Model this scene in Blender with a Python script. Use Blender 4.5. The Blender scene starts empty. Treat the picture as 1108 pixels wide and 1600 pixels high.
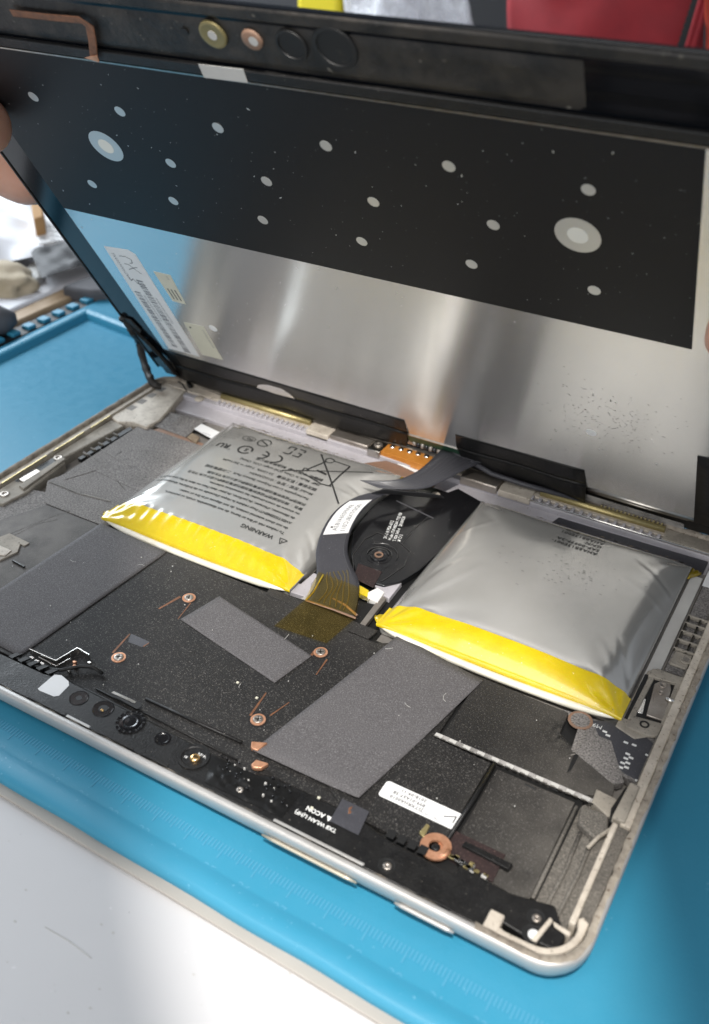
import bpy, bmesh, math, random
from mathutils import Vector, Matrix, noise
random.seed(7)
S = 0.01                       # everything below is written in centimetres
sc = bpy.context.scene
COL = sc.collection
# ------------------------------------------------------------------ camera
CP = Vector((25.919, -11.884, 20.171))
R = Matrix(((0.8660, 0.5000, 0.00917), (0.29270, -0.49197, -0.81993), (-0.40541, 0.71275, -0.57238)))
FPX = 1547.0
cam = bpy.data.cameras.new('camera'); camo = bpy.data.objects.new('camera', cam); COL.objects.link(camo)
ax = Vector(R[0]).normalized(); fw = Vector(R[2]).normalized(); dn = fw.cross(ax); dn.normalize()
up = -dn
M = Matrix((ax, up, -fw)).transposed().to_4x4(); M.translation = CP * S
camo.matrix_world = M
cam.sensor_fit = 'VERTICAL'; cam.sensor_height = 36; cam.sensor_width = 36 * 1108 / 1600
cam.lens = 36 * FPX / 1600
cam.clip_start = 0.005; cam.clip_end = 20
cam.dof.use_dof = True; cam.dof.focus_distance = 0.295; cam.dof.aperture_fstop = 16
sc.camera = camo
# ------------------------------------------------------------------ light
w = bpy.data.worlds.new('World'); sc.world = w; w.use_nodes = True
bg = w.node_tree.nodes['Background']; bg.inputs[0].default_value = (0.80, 0.88, 1.0, 1); bg.inputs[1].default_value = 0.35

def area(name, loc, tgt, size, sizey, power, col):
    l = bpy.data.lights.new(name, 'AREA'); l.shape = 'RECTANGLE'; l.size = size * S; l.size_y = sizey * S
    l.energy = power; l.color = col
    o = bpy.data.objects.new(name, l); COL.objects.link(o); o.location = Vector(loc) * S
    o.rotation_euler = (Vector(tgt) - Vector(loc)).to_track_quat('-Z', 'Y').to_euler()
    return o
area('ceiling_light_panel', (2, -45, 100), (12, 8, 0), 40, 40, 2.6, (1.0, 0.97, 0.93))
area('ceiling_light_tube', (70, 40, 120), (12, 8, 0), 90, 25, 0.7, (0.92, 0.96, 1.0))
area('room_light', (15, -120, 42), (12, 10, 8), 110, 50, 6.0, (1.0, 0.98, 0.95))
area('left_back_light', (-75, 50, 50), (-6, 18, 0), 70, 50, 13.0, (0.85, 0.93, 1.0))  # soft area light added at left and back to brighten the mat
sp = bpy.data.lights.new('shadow_edge_spot', 'SPOT'); sp.energy = 22.0; sp.color = (1.0, 0.955, 0.90)  # added square spot, stretched so its edges stand in for shadow borders
sp.use_square = True; sp.spot_size = math.radians(10.2); sp.spot_blend = 0.0; sp.shadow_soft_size = 0.012
so = bpy.data.objects.new('shadow_edge_spot', sp); COL.objects.link(so)
_l = Vector((30, -22, 60)); _t = Vector((21.3, -0.85, 0)) + Vector((-.64, .77, 0)) * 8
zc = (_l - _t).normalized(); side = Vector((0.64, -0.77, 0)); side = (side - zc * side.dot(zc)).normalized()
mm = Matrix((side, zc.cross(side), zc)).transposed().to_4x4(); mm.translation = _l * S; so.matrix_world = mm @ Matrix.Diagonal((2.6, 1, 1, 1))
sc.view_settings.view_transform = 'Standard'; sc.view_settings.look = 'None'
sc.view_settings.exposure = 0.0; sc.view_settings.gamma = 1.0
sc.render.engine = 'CYCLES'
sc.cycles.max_bounces = 8

# ------------------------------------------------------------------ maths helpers
def ray(u, v):
    return Vector(R[0]) * (u - 554) + Vector(R[1]) * (v - 800) + Vector(R[2]) * FPX
def G(u, v, z=0.6):            # photo position on a horizontal level z of the tablet -> place in cm
    d = ray(u, v); t = (z - CP.z) / d.z; return CP + d * t
def V(u, v, Y):                # on an upright wall at depth Y
    d = ray(u, v); t = (Y - CP.y) / d.y; return CP + d * t
TH = 1.02732; DO = Vector((0, 16.974, 0.82))
DU = Vector((0, -math.cos(TH), math.sin(TH))); DN = Vector((0, -math.sin(TH), -math.cos(TH)))
DM = Matrix((Vector((1, 0, 0)), DU, DN)).transposed()
def D(u, v, h=0.0):            # on the raised display -> its own x, s
    d = ray(u, v); o = DO + DN * h; t = (o - CP).dot(DN) / d.dot(DN); p = CP + d * t - DO
    return (p.x, p.dot(DU))

# ------------------------------------------------------------------ materials
MATS = {}
def mat(name, col, rough=0.5, metal=0.0, col2=None, nscale=1.0, namt=0.5, dust=None, dscale=18, dlo=.60, dhi=.72,
        bump=0.0, bscale=20, stretch=None, coat=0.0, aniso=0.0, trans=0.0, sss=0.0, alpha=1.0, spec=None, ramp=None,
        rvar=0.0, emit=None, patch=None, grain=0.0, gscale=24, dots=.8):
    m = bpy.data.materials.new(name); m.use_nodes = True; nt = m.node_tree; N = nt.nodes; L = nt.links
    b = N['Principled BSDF']
    b.inputs['Roughness'].default_value = rough; b.inputs['Metallic'].default_value = metal
    b.inputs['Coat Weight'].default_value = coat; b.inputs['Coat Roughness'].default_value = 0.08
    b.inputs['Anisotropic'].default_value = aniso
    b.inputs['Transmission Weight'].default_value = trans
    b.inputs['Alpha'].default_value = alpha
    if spec is not None: b.inputs['Specular IOR Level'].default_value = spec
    if sss: b.inputs['Subsurface Weight'].default_value = sss; b.inputs['Subsurface Radius'].default_value = (.004, .0015, .0008)
    tc = N.new('ShaderNodeTexCoord'); mp = N.new('ShaderNodeMapping'); mp.inputs['Scale'].default_value = (100, 100, 100)
    L.new(tc.outputs['Object'], mp.inputs[0]); P = mp.outputs[0]
    def nz(scale, det=3, rough_=.6, vec=None):
        n = N.new('ShaderNodeTexNoise'); n.inputs['Scale'].default_value = scale; n.inputs['Detail'].default_value = det
        n.inputs['Roughness'].default_value = rough_; L.new(vec or P, n.inputs['Vector']); return n.outputs[0]
    def ra(v, lo, hi, a=0, c=1):
        r = N.new('ShaderNodeMapRange'); r.inputs[1].default_value = lo; r.inputs[2].default_value = hi
        r.inputs[3].default_value = a; r.inputs[4].default_value = c; L.new(v, r.inputs[0]); return r.outputs[0]
    def mx(f, a, c):
        x = N.new('ShaderNodeMix'); x.data_type = 'RGBA'
        if isinstance(f, float): x.inputs[0].default_value = f
        else: L.new(f, x.inputs[0])
        for i, q in ((6, a), (7, c)):
            if isinstance(q, tuple): x.inputs[i].default_value = (*q, 1)
            else: L.new(q, x.inputs[i])
        return x.outputs[2]
    def mul(a, c, op='MULTIPLY'):
        x = N.new('ShaderNodeMath'); x.operation = op; x.use_clamp = True
        for i, q in ((0, a), (1, c)):
            if isinstance(q, (int, float)): x.inputs[i].default_value = q
            else: L.new(q, x.inputs[i])
        return x.outputs[0]
    c = tuple(col)
    if col2: c = mx(ra(nz(nscale, 5), .5 - namt * .5, .5 + namt * .5), c, tuple(col2))
    if ramp:        # list of (axis, from, to, colour, amount): settled dust that grows along the thing
        sx = N.new('ShaderNodeSeparateXYZ'); L.new(P, sx.inputs[0])
        for axis, lo, hi, cc, amt in ramp:
            f = ra(sx.outputs[axis], lo, hi, 0, amt)
            f = mul(f, ra(nz(1.2, 5), .25, .62, .35, 1.0)); c = mx(f, c, cc)
    if patch:       # centre x,y,z radius colour : a stain of its own
        for (px, py, pz), rad, cc, amt in patch:
            vd = N.new('ShaderNodeVectorMath'); vd.operation = 'DISTANCE'; L.new(P, vd.inputs[0]); vd.inputs[1].default_value = (px, py, pz)
            f = ra(vd.outputs['Value'], rad, rad * .2, 0, amt); f = mul(f, ra(nz(5, 4), .35, .6, 0, 1)); c = mx(f, c, cc)
    if dust:
        f = ra(nz(dscale, 2, .7), dlo, dhi); c = mx(f, c, tuple(dust))
        if dots: f = ra(nz(dscale * .8, 1, .5), .775, .79, 0, dots); c = mx(f, c, tuple(min(1, q * 1.8) for q in dust))
    if grain:
        k1 = ra(nz(gscale, 1, .5), .30, .70, 1 - grain, 1 + grain)
        vm = N.new('ShaderNodeVectorMath'); vm.operation = 'SCALE'
        if isinstance(c, tuple): vm.inputs[0].default_value = c
        else: L.new(c, vm.inputs[0])
        L.new(k1, vm.inputs['Scale']); c = vm.outputs[0]
    if isinstance(c, tuple): b.inputs['Base Color'].default_value = (*c, 1)
    else: L.new(c, b.inputs['Base Color'])
    if rvar: L.new(ra(nz(2.5, 5), .3, .7, max(.02, rough - rvar), min(1, rough + rvar)), b.inputs['Roughness'])
    if bump:
        vec = P
        if stretch:
            m2 = N.new('ShaderNodeMapping'); m2.inputs['Scale'].default_value = stretch; L.new(P, m2.inputs[0]); vec = m2.outputs[0]
        bp = N.new('ShaderNodeBump'); bp.inputs['Strength'].default_value = bump; bp.inputs['Distance'].default_value = 0.0003
        L.new(nz(bscale, 3, .6, vec), bp.inputs['Height']); L.new(bp.outputs[0], b.inputs['Normal'])
    if emit: b.inputs['Emission Color'].default_value = (*emit[0], 1); b.inputs['Emission Strength'].default_value = emit[1]
    MATS[name] = m; return m

DUST = (.22, .20, .175)
mat('casing', (.52, .515, .505), .42, .45, (.48, .465, .44), .9, .5, bump=.10, bscale=45, rvar=.08)
mat('rim', (.20, .17, .14), .75, .1, (.42, .37, .30), 3.0, .35, dust=(.10, .06, .035), dscale=7, bump=.6, bscale=14)
mat('tray_dark', (.085, .078, .068), .75, .0, (.15, .137, .118), 1.0, .5, dust=(.24, .21, .18), dscale=20, bump=.6, bscale=12, grain=.4)
mat('tray', (.16, .15, .14), .7, .1, (.26, .24, .215), 1.0, .5, dust=DUST, dscale=14, bump=.35, bscale=12)
mat('ledge', (.40, .36, .30), .75, .0, (.20, .18, .15), 1.3, .5, dust=(.13, .115, .10), dscale=12, bump=.5, bscale=14)
mat('ledge_light', (.66, .60, .51), .6, 0, (.38, .33, .27), 1.6, .5, dust=(.20, .16, .12), dscale=10, bump=.35, bscale=12)
mat('lilac_plastic', (.55, .53, .56), .38, .0, (.40, .38, .40), 1.1, .6, dust=(.22, .19, .16), dscale=14, dlo=.66, dhi=.72, bump=.15, bscale=10)
mat('shield', (.009, .0085, .0085), .6, .0, (.016, .015, .0145), .7, .6, spec=.3, dust=(.16, .15, .14), dscale=26, dlo=.57, dhi=.74, dots=.25,
    bump=.8, bscale=34, ramp=[(0, 20.2, 25.5, (.17, .155, .135), .85), (0, 7.5, 3.0, (.20, .185, .17), .9), (1, 5.6, 8.8, (.085, .078, .07), .45)],
    patch=[((21.9, 6.5, .6), .9, (.006, .006, .006), 1.0)])
mat('shield_dusty', (.20, .187, .178), .8, .0, (.14, .13, .122), 1.3, .6, dust=(.30, .28, .26), dscale=26, dlo=.57, dhi=.75, bump=.8, bscale=30, grain=.5, gscale=20)
mat('pad', (.105, .100, .103), .78, .0, (.088, .083, .086), .6, .6, dust=(.17, .165, .17), dscale=30, dlo=.58, dhi=.76, bump=.5, bscale=40, grain=.28, gscale=30)
mat('black_plastic', (.006, .006, .0065), .42, .0, (.012, .0115, .011), 1.5, .5, dust=(.12, .11, .095), dscale=22, dlo=.70, dhi=.77, spec=.35, bump=.35, bscale=18, rvar=.10, grain=.3)
mat('black_deep', (.006, .006, .006), .55)
mat('black_gloss', (.008, .008, .009), .18, .0, None, coat=.3, dust=(.16, .15, .14), dscale=22, dlo=.75, dhi=.78)
mat('tape_black', (.006, .006, .006), .34, .0, (.010, .010, .010), .8, .6, dust=(.20, .19, .18), dscale=18, dlo=.76, dhi=.78, spec=.3, bump=.25, bscale=5)
mat('film_black', (.006, .006, .007), .48, .0, None, dust=(.20, .20, .20), dscale=16, dlo=.79, dhi=.80, spec=.3, bump=.12, bscale=60)
mat('glass_black', (.003, .004, .006), .12, spec=.35)
mat('grime', (.004, .0036, .0032), .5, .0, (.028, .023, .018), .9, .22, dust=(.09, .08, .065), dscale=5, dlo=.68, dhi=.76, bump=.9, bscale=5)
bm_ = mat('brushed', (.88, .87, .85), .26, .95, (.84, .83, .82), 1.2, .6, bump=.06, bscale=60, stretch=(.03, 1, 1), aniso=.92)
_tn = bm_.node_tree.nodes.new('ShaderNodeTangent'); _tn.direction_type = 'UV_MAP'; _tn.uv_map = 'UVMap'
bm_.node_tree.links.new(_tn.outputs[0], bm_.node_tree.nodes['Principled BSDF'].inputs['Tangent'])
mat('hole_metal', (.62, .62, .60), .35, .6)
mat('hole_light', (.80, .78, .70), .5, .2)
mat('steel', (.62, .60, .57), .28, 1.0, (.40, .36, .30), 3, .5, bump=.1)
mat('steel_dirty', (.30, .26, .22), .42, .85, (.50, .46, .42), 1.5, .5, bump=.35, bscale=14)
mat('gold', (.50, .42, .20), .36, .7, (.36, .29, .13), 2.5, .5, bump=.2)
mat('gold_dim', (.24, .20, .09), .45, .4)
mat('gold_pale', (.55, .50, .40), .4, .6)
mat('gold_bright', (.95, .62, .28), .22, 1.0)
mat('copper', (.82, .45, .29), .40, .6, (.45, .20, .10), 3.0, .5, bump=.25)
mat('copper_dirty', (.34, .19, .12), .6, .3, (.22, .15, .11), 2.0, .6, dust=DUST, dscale=16, bump=.4)
mat('copper_line', (.30, .13, .065), .5, .4, (.12, .06, .035), 5, .5)
mat('flex_orange', (.62, .26, .05), .35, .1, (.48, .18, .03), 3, .5)
mat('solder', (.86, .84, .80), .2, 1.0)
mat('pouch', (.60, .59, .565), .23, .60, (.53, .52, .485), .5, .7, coat=.5, rvar=.02)
mat('yellow_tape', (.72, .545, .008), .28, .0, (.62, .45, .005), 2.2, .45, dust=(.80, .70, .30), dscale=14, dlo=.68, dhi=.76, coat=.7, sss=.1, bump=.20, bscale=5)
mat('yellow_dark', (.42, .30, .01), .3, .0, (.20, .14, .01), 4, .5, coat=.6)
mat('white_edge', (.86, .83, .74), .3, .0, (.70, .66, .52), 2, .5, coat=.5, bump=.2, bscale=8)
mat('frayed', (.13, .09, .055), .8, .0, (.28, .22, .15), 4, .4, bump=1, bscale=9)
mat('sticker', (.80, .80, .79), .45, .0, (.74, .74, .74), 1, .5, bump=.05)
mat('sticker_cream', (.66, .64, .52), .5, .0, (.60, .58, .47), 1, .5)
mat('sticker_grey', (.52, .51, .48), .6, .0, (.46, .45, .43), 2, .5)
mat('ink', (.015, .015, .015), .5)
mat('ink_soft', (.075, .073, .070), .5)
mat('ink_grey', (.16, .16, .17), .5)
mat('white_print', (.75, .75, .73), .5)
mat('ribbon', (.040, .040, .048), .42, .0, (.052, .052, .060), .8, .6, dust=(.13, .13, .14), dscale=30, dlo=.62, dhi=.76, bump=.3, bscale=40)
mat('hinge_line', (.045, .044, .042), .35)
mat('ribbon_line', (.075, .075, .082), .35)
mat('ribbon_dark', (.020, .020, .022), .5)
mat('kapton_line', (.11, .085, .035), .4)
mat('maroon', (.028, .013, .012), .55, .0, (.018, .010, .010), 2, .5, dust=(.14, .09, .08), dscale=25)
mat('mat_blue', (.032, .255, .40), .48, .0, (.042, .272, .42), .35, .6, bump=.15, bscale=14, rvar=.07, dust=(.16, .40, .55), dscale=6, dlo=.70, dhi=.78, dots=0)
mat('mat_mark', (.075, .30, .455), .5)
mat('cream', (.44, .41, .37), .6, .0, (.38, .355, .32), .5, .5)
mat('table_white', (.60, .595, .60), .6, .0, (.57, .565, .57), .25, .6, dust=(.40, .39, .40), dscale=7, dlo=.77, dhi=.80, bump=.05, bscale=8)
mat('skin', (.58, .33, .24), .48, .0, (.50, .25, .17), .8, .5, sss=.35, bump=.5, bscale=26)
mat('nail', (.68, .45, .36), .25, .0, None, coat=.4)
mat('yellow_paint', (.80, .66, .02), .45)
mat('red_cloth', (.36, .018, .024), .75, .0, (.23, .012, .018), .5, .6, bump=.5, bscale=14)
mat('orange_red', (.48, .05, .02), .7, .0, (.35, .03, .015), .5, .6)
mat('shelf_dark', (.030, .031, .036), .6, .0, (.038, .039, .045), .2, .6)
mat('white_paper', (.78, .78, .80), .6, .0, (.72, .72, .75), .3, .5)
mat('wood', (.52, .38, .24), .6, .0, (.36, .24, .13), .7, .5, bump=.3, bscale=2, stretch=(1, .2, 1))
mat('grey_cloth', (.12, .12, .13), .8, .0, (.07, .07, .075), .5, .5, bump=.5, bscale=3)
mat('black_pouch', (.012, .012, .014), .6, .0, (.022, .022, .025), .5, .5, bump=.6, bscale=1.5)
mat('lump', (.58, .50, .38), .8, .0, (.40, .33, .22), .7, .5, bump=1, bscale=2)
mat('pcb_green', (.02, .10, .05), .4, .1, (.03, .06, .04), 3, .5)
mat('white_plastic', (.80, .78, .75), .35)
mat('cardboard', (.42, .24, .10), .8)
# clear yellow kapton film and clear bag film
def film(name, tint, gl, rough, fac):
    m = bpy.data.materials.new(name); m.use_nodes = True; nt = m.node_tree; N = nt.nodes; L = nt.links
    N.remove(N['Principled BSDF']); out = N['Material Output']
    t = N.new('ShaderNodeBsdfTransparent'); t.inputs[0].default_value = (*tint, 1)
    g = N.new('ShaderNodeBsdfPrincipled'); g.inputs['Base Color'].default_value = (*gl, 1); g.inputs['Roughness'].default_value = rough
    n = N.new('ShaderNodeTexNoise'); n.inputs['Scale'].default_value = 140; n.inputs['Detail'].default_value = 4
    tc = N.new('ShaderNodeTexCoord'); L.new(tc.outputs['Object'], n.inputs['Vector'])
    r = N.new('ShaderNodeMapRange'); r.inputs[1].default_value = .35; r.inputs[2].default_value = .65
    r.inputs[3].default_value = fac * .5; r.inputs[4].default_value = min(1, fac * 1.4); L.new(n.outputs[0], r.inputs[0])
    x = N.new('ShaderNodeMixShader'); L.new(r.outputs[0], x.inputs[0]); L.new(t.outputs[0], x.inputs[1]); L.new(g.outputs[0], x.inputs[2])
    L.new(x.outputs[0], out.inputs[0]); MATS[name] = m
film('kapton_film', (.93, .84, .52), (.34, .24, .07), .3, .06)
film('clear_film', (.95, .95, .96), (.80, .80, .82), .25, .30)
film('haze_film', (.97, .96, .95), (.62, .60, .58), .35, .42)

# ------------------------------------------------------------------ object helpers
def tag(o, label=None, cat=None, group=None, kind=None):
    if label: o['label'] = label
    if cat: o['category'] = cat
    if group: o['group'] = group
    if kind: o['kind'] = kind
    return o
def thing(name, loc, label, cat, group=None, rot=None):
    o = bpy.data.objects.new(name, None); COL.objects.link(o); o.empty_display_size = .01
    if rot is not None: o.matrix_world = Matrix.Translation(Vector(loc) * S) @ rot.to_4x4()
    else: o.location = Vector(loc) * S
    tag(o, label, cat, group); return o
class MB:
    def __init__(s): s.v = []; s.f = []
    def add(s, vs, fs):
        n = len(s.v); s.v += [tuple(q) for q in vs]; s.f += [tuple(i + n for i in f) for f in fs]; return s
    def prism(s, pts, z0, z1):
        n = len(pts); a = sum(pts[i][0] * pts[(i + 1) % n][1] - pts[(i + 1) % n][0] * pts[i][1] for i in range(n))
        if a < 0: pts = pts[::-1]
        vs = [(p[0], p[1], z0) for p in pts] + [(p[0], p[1], z1) for p in pts]
        fs = [tuple(range(n))[::-1], tuple(range(n, 2 * n))] + [(i, (i + 1) % n, n + (i + 1) % n, n + i) for i in range(n)]
        return s.add(vs, fs)
    def box(s, x0, y0, z0, x1, y1, z1): return s.prism([(x0, y0), (x1, y0), (x1, y1), (x0, y1)], z0, z1)
    def cyl(s, x, y, z0, z1, r, n=20, r1=None): 
        r1 = r if r1 is None else r1
        vs = [(x + r * math.cos(t), y + r * math.sin(t), z0) for t in [2 * math.pi * i / n for i in range(n)]]
        vs += [(x + r1 * math.cos(t), y + r1 * math.sin(t), z1) for t in [2 * math.pi * i / n for i in range(n)]]
        return s.add(vs, [tuple(range(n))[::-1], tuple(range(n, 2 * n))] + [(i, (i + 1) % n, n + (i + 1) % n, n + i) for i in range(n)])
    def lathe(s, x, y, prof, n=24, sy=1.0):   # prof: (r, z) from outside in
        vs = []; fs = []
        for r, z in prof: vs += [(x + r * math.cos(2 * math.pi * i / n), y + sy * r * math.sin(2 * math.pi * i / n), z) for i in range(n)]
        for k in range(len(prof) - 1):
            for i in range(n): fs.append((k * n + i, k * n + (i + 1) % n, (k + 1) * n + (i + 1) % n, (k + 1) * n + i))
        if prof[-1][0] > 0: fs.append(tuple((len(prof) - 1) * n + i for i in range(n)))
        return s.add(vs, fs)
    def tube(s, path, r, n=8):
        path = [Vector(p) for p in path]; rs = r if isinstance(r, (list, tuple)) else [r] * len(path); vs = []; fs = []
        for k, p in enumerate(path):
            d = (path[min(k + 1, len(path) - 1)] - path[max(k - 1, 0)]).normalized()
            a = d.cross(Vector((0, 0, 1))); a = a.normalized() if a.length > .01 else Vector((1, 0, 0)); b = d.cross(a)
            vs += [p + (a * math.cos(2 * math.pi * i / n) + b * math.sin(2 * math.pi * i / n)) * rs[k] for i in range(n)]
        for k in range(len(path) - 1):
            for i in range(n): fs.append((k * n + i, k * n + (i + 1) % n, (k + 1) * n + (i + 1) % n, (k + 1) * n + i))
        fs.append(tuple(range(n))[::-1]); fs.append(tuple((len(path) - 1) * n + i for i in range(n)))
        return s.add(vs, fs)
    def strip(s, A, B, th=0.0):   # sheet between two edge lines, optional thickness downward
        A = [Vector(a) for a in A]; B = [Vector(b) for b in B]; n = len(A); K = 6; vs = []; fs = []
        for a, b in zip(A, B): vs += [a.lerp(b, j / K) for j in range(K + 1)]
        for i in range(n - 1):
            for j in range(K): q = i * (K + 1) + j; fs.append((q, q + 1, q + K + 2, q + K + 1))
        return s.add(vs, fs)
    def build(s, name, m, parent=None, smooth=False, bevel=0, solid=0, seg=2, sub=0, kind=None):
        me = bpy.data.meshes.new(name); me.from_pydata([(a * S, b * S, c * S) for a, b, c in s.v], [], s.f)
        bm = bmesh.new(); bm.from_mesh(me); bmesh.ops.recalc_face_normals(bm, faces=bm.faces); bm.to_mesh(me); bm.free()
        o = bpy.data.objects.new(name, me); COL.objects.link(o); me.materials.append(MATS[m])
        if smooth: me.shade_smooth()
        if parent: o.parent = parent
        if solid: q = o.modifiers.new('solid', 'SOLIDIFY'); q.thickness = solid * S; q.offset = -1
        if sub: q = o.modifiers.new('sub', 'SUBSURF'); q.levels = sub; q.render_levels = sub
        if bevel:
            q = o.modifiers.new('bevel', 'BEVEL'); q.width = bevel * S; q.segments = seg; q.limit_method = 'ANGLE'; q.angle_limit = math.radians(35)
            if seg > 1 and not smooth: me.shade_smooth(); me.set_sharp_from_angle(angle=math.radians(50))
        if kind: o['kind'] = kind
        return o
def P2(pts, z): return [(G(u, v, z).x, G(u, v, z).y) for u, v in pts]
def slab(name, pts, z0, z1, m, parent, bevel=.02, px=True, **k):
    return MB().prism(P2(pts, z1) if px else pts, z0, z1).build(name, m, parent, bevel=bevel, **k)
def rr(x0, y0, x1, y1, r, n=8):
    o = []
    for cx, cy, a in ((x1 - r, y1 - r, 0), (x0 + r, y1 - r, 90), (x0 + r, y0 + r, 180), (x1 - r, y0 + r, 270)):
        for i in range(n + 1):
            t = math.radians(a + 90 * i / n); o.append((cx + r * math.cos(t), cy + r * math.sin(t)))
    return o
def text(s, size, x, y, z, ang, m, parent, hf=None, shear=0, spx=1.0, align='LEFT', name='printed_text', bold=0, space=1.0):
    c = bpy.data.curves.new(name, 'FONT'); c.body = s; c.size = size; c.align_x = align; c.resolution_u = 2; c.space_character = space
    if bold: c.offset = bold
    o = bpy.data.objects.new('tmp', c); COL.objects.link(o)
    dg = bpy.context.evaluated_depsgraph_get(); me = bpy.data.meshes.new_from_object(o.evaluated_get(dg)); bpy.data.objects.remove(o); bpy.data.curves.remove(c)
    ca, sa = math.cos(ang), math.sin(ang)
    for q in me.vertices:
        a, b = q.co.x * spx + shear * q.co.y, q.co.y; X = x + a * ca - b * sa; Y = y + a * sa + b * ca
        q.co = Vector((X, Y, (hf(X, Y) if hf else z))) * S
    me.materials.clear(); me.materials.append(MATS[m]); ob = bpy.data.objects.new(name, me); COL.objects.link(ob); ob.parent = parent
    return ob
PI = math.pi

# ================================================================== THE TABLE AND THE MAT
t = MB().box(-90, -45, -3, 90, 120, -.35).build('table_surface', 'table_white'); tag(t, kind='structure')

b = MB()
p0, p1 = G(70, 1448, -.34), G(143, 1497, -.34)
b.tube([(p0.x, p0.y, -.349), ((p0.x + p1.x) / 2, (p0.y + p1.y) / 2 + .04, -.349), (p1.x, p1.y, -.349)], .012, 4)
rs = random.Random(5)
for i in range(26):
    p = G(rs.uniform(10, 480), rs.uniform(1300, 1600), -.35); q = rs.uniform(.01, .035); b.box(p.x - q, p.y - q * .6, -.352, p.x + q, p.y + q * .6, -.343)
sm = b.build('table_marks', 'sticker_grey', None); tag(sm, kind='stuff'); sm.parent = t
mt = thing('silicone_mat', (0, 0, 0), 'bright blue silicone mat with ruler marks and raised borders under the tablet', 'repair mat')
ROT = -0.0231
def mp_(x, y): return (x * math.cos(ROT) - y * math.sin(ROT), x * math.sin(ROT) + y * math.cos(ROT))
MX0, MX1, MY0, MY1 = -9.0, 44, -1.15, 34
b = MB()
# sheet with moulded front border: profile lofted along x
prof = [(-1.45, -.33), (-1.50, -.12), (-1.44, .04), (-1.30, .10), (-.95, .085), (-.80, .015), (-.70, 0.0), (MY1, 0.0), (MY1 + .1, -.33)]
xs = [MX0 - .55 + i * (MX1 - MX0 + .55) / 90 for i in range(91)]
vs = []; fs = []
for X in xs:
    wv = .012 * math.sin(X * 1.7) + .02 * noise.noise(Vector((X * .6, 0, 0)))
    for Y, Z in prof: vs.append((*mp_(X, Y + (wv if Y < -.6 else 0) + .0), Z))
n = len(prof)
for i in range(90):
    for j in range(n - 1): fs.append((i * n + j, i * n + j + 1, (i + 1) * n + j + 1, (i + 1) * n + j))
o = b.add(vs, fs).build('mat_sheet', 'mat_blue', mt, smooth=True)
# small nick cut in the front border
MB().add([(20.05, -1.62, .1), (20.25, -1.22, .215), (20.4, -1.35, .2), (20.32, -1.66, .1)], [(0, 1, 2, 3)]).build('nick', 'black_deep', mt) if False else None
# raised ribs of the compartments at the left and the back
def rib(x0, y0, x1, y1, wd=.32, h=.34, nm='raised_rib'):
    d = Vector((x1 - x0, y1 - y0, 0)); L_ = d.length; d.normalize(); q = Vector((-d.y, d.x, 0)); b = MB(); vs = []; fs = []
    pf = [(-wd, 0), (-wd * .75, h * .8), (-wd * .3, h), (wd * .3, h), (wd * .75, h * .8), (wd, 0)]
    for e in (0, 1):
        for a, z in pf: p = Vector((x0, y0, 0)) + d * L_ * e + q * a; vs.append((p.x, p.y, z))
    fs = [(i, i + 1, 7 + i, 6 + i) for i in range(5)] + [(0, 1, 2, 3, 4, 5), (11, 10, 9, 8, 7, 6)]
    return b.add(vs, fs).build(nm, 'mat_blue', mt, smooth=False, bevel=.05)
a0 = G(0, 550, .3); a1 = G(135, 484, .3); a2 = G(-60, 577, .3); a3 = G(230, 520, .3)
dirv = (a1 - a0).normalized()
ps = a0 - dirv * 14
rib(ps.x, ps.y, a1.x, a1.y)
rib(a1.x, a1.y, a3.x + (a3.x - a1.x) * 4, a3.y + (a3.y - a1.y) * 4)
e0 = G(0, 522, .3); e1 = G(170, 447, .3); de = (e1 - e0).normalized(); L_ = (e1 - e0).length

# comb of small teeth outside the border
nrm = Vector((-de.y, de.x, 0))
k = 0; s_ = -3.0
while s_ < L_ + 8:
    p = e0 + de * s_ + nrm * .12
    c = MB().box(-.24, -.3, -.3, .24, .22, .12).build('edge_tooth', 'mat_blue', mt, bevel=.04)
    c.location = (p.x * S, p.y * S, 0); c.rotation_euler.z = math.atan2(de.y, de.x); s_ += .95
p0 = e0 + de * (-14) + nrm * .6; p1 = e0 + de * (L_ + 12) + nrm * .6; q0 = e0 + de * (-14) - nrm * .3; q1 = e0 + de * (L_ + 12) - nrm * .3
MB().prism([(q0.x, q0.y), (q1.x, q1.y), (p1.x, p1.y), (p0.x, p0.y)], -.33, -.05).build('notch_shade_strip', 'black_deep', mt)  # black strip painted in as the dark shade showing through the notches
# ruler: numbers and millimetre ticks, pressed relief
A0, YR = -9.017, -.592
for nn_ in range(17, 38):
    X = A0 + nn_ * math.cos(ROT); Y = YR + nn_ * math.sin(ROT)
    o = text(str(nn_), .36, X, Y - .12, .006, ROT, 'mat_mark', mt, align='CENTER', name='ruler_number')
tk = MB()
for i in range(160, 400):
    X = A0 + i * .1; Y = .16 + i * .1 * math.sin(ROT); h = .42 if i % 10 == 0 else (.32 if i % 5 == 0 else .24)
    tk.box(X - .014, Y - h, .0, X + .014, Y, .012)
tk.build('ruler_tick', 'mat_mark', mt, kind='stuff')
cs = MB().prism([mp_(MX0 - .6, -1.74), mp_(MX1, -1.74), mp_(MX1, -1.3), mp_(MX0 - .6, -1.3)], -.34, -.22).build('backing_strip', 'cream', mt, bevel=.03)

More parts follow.
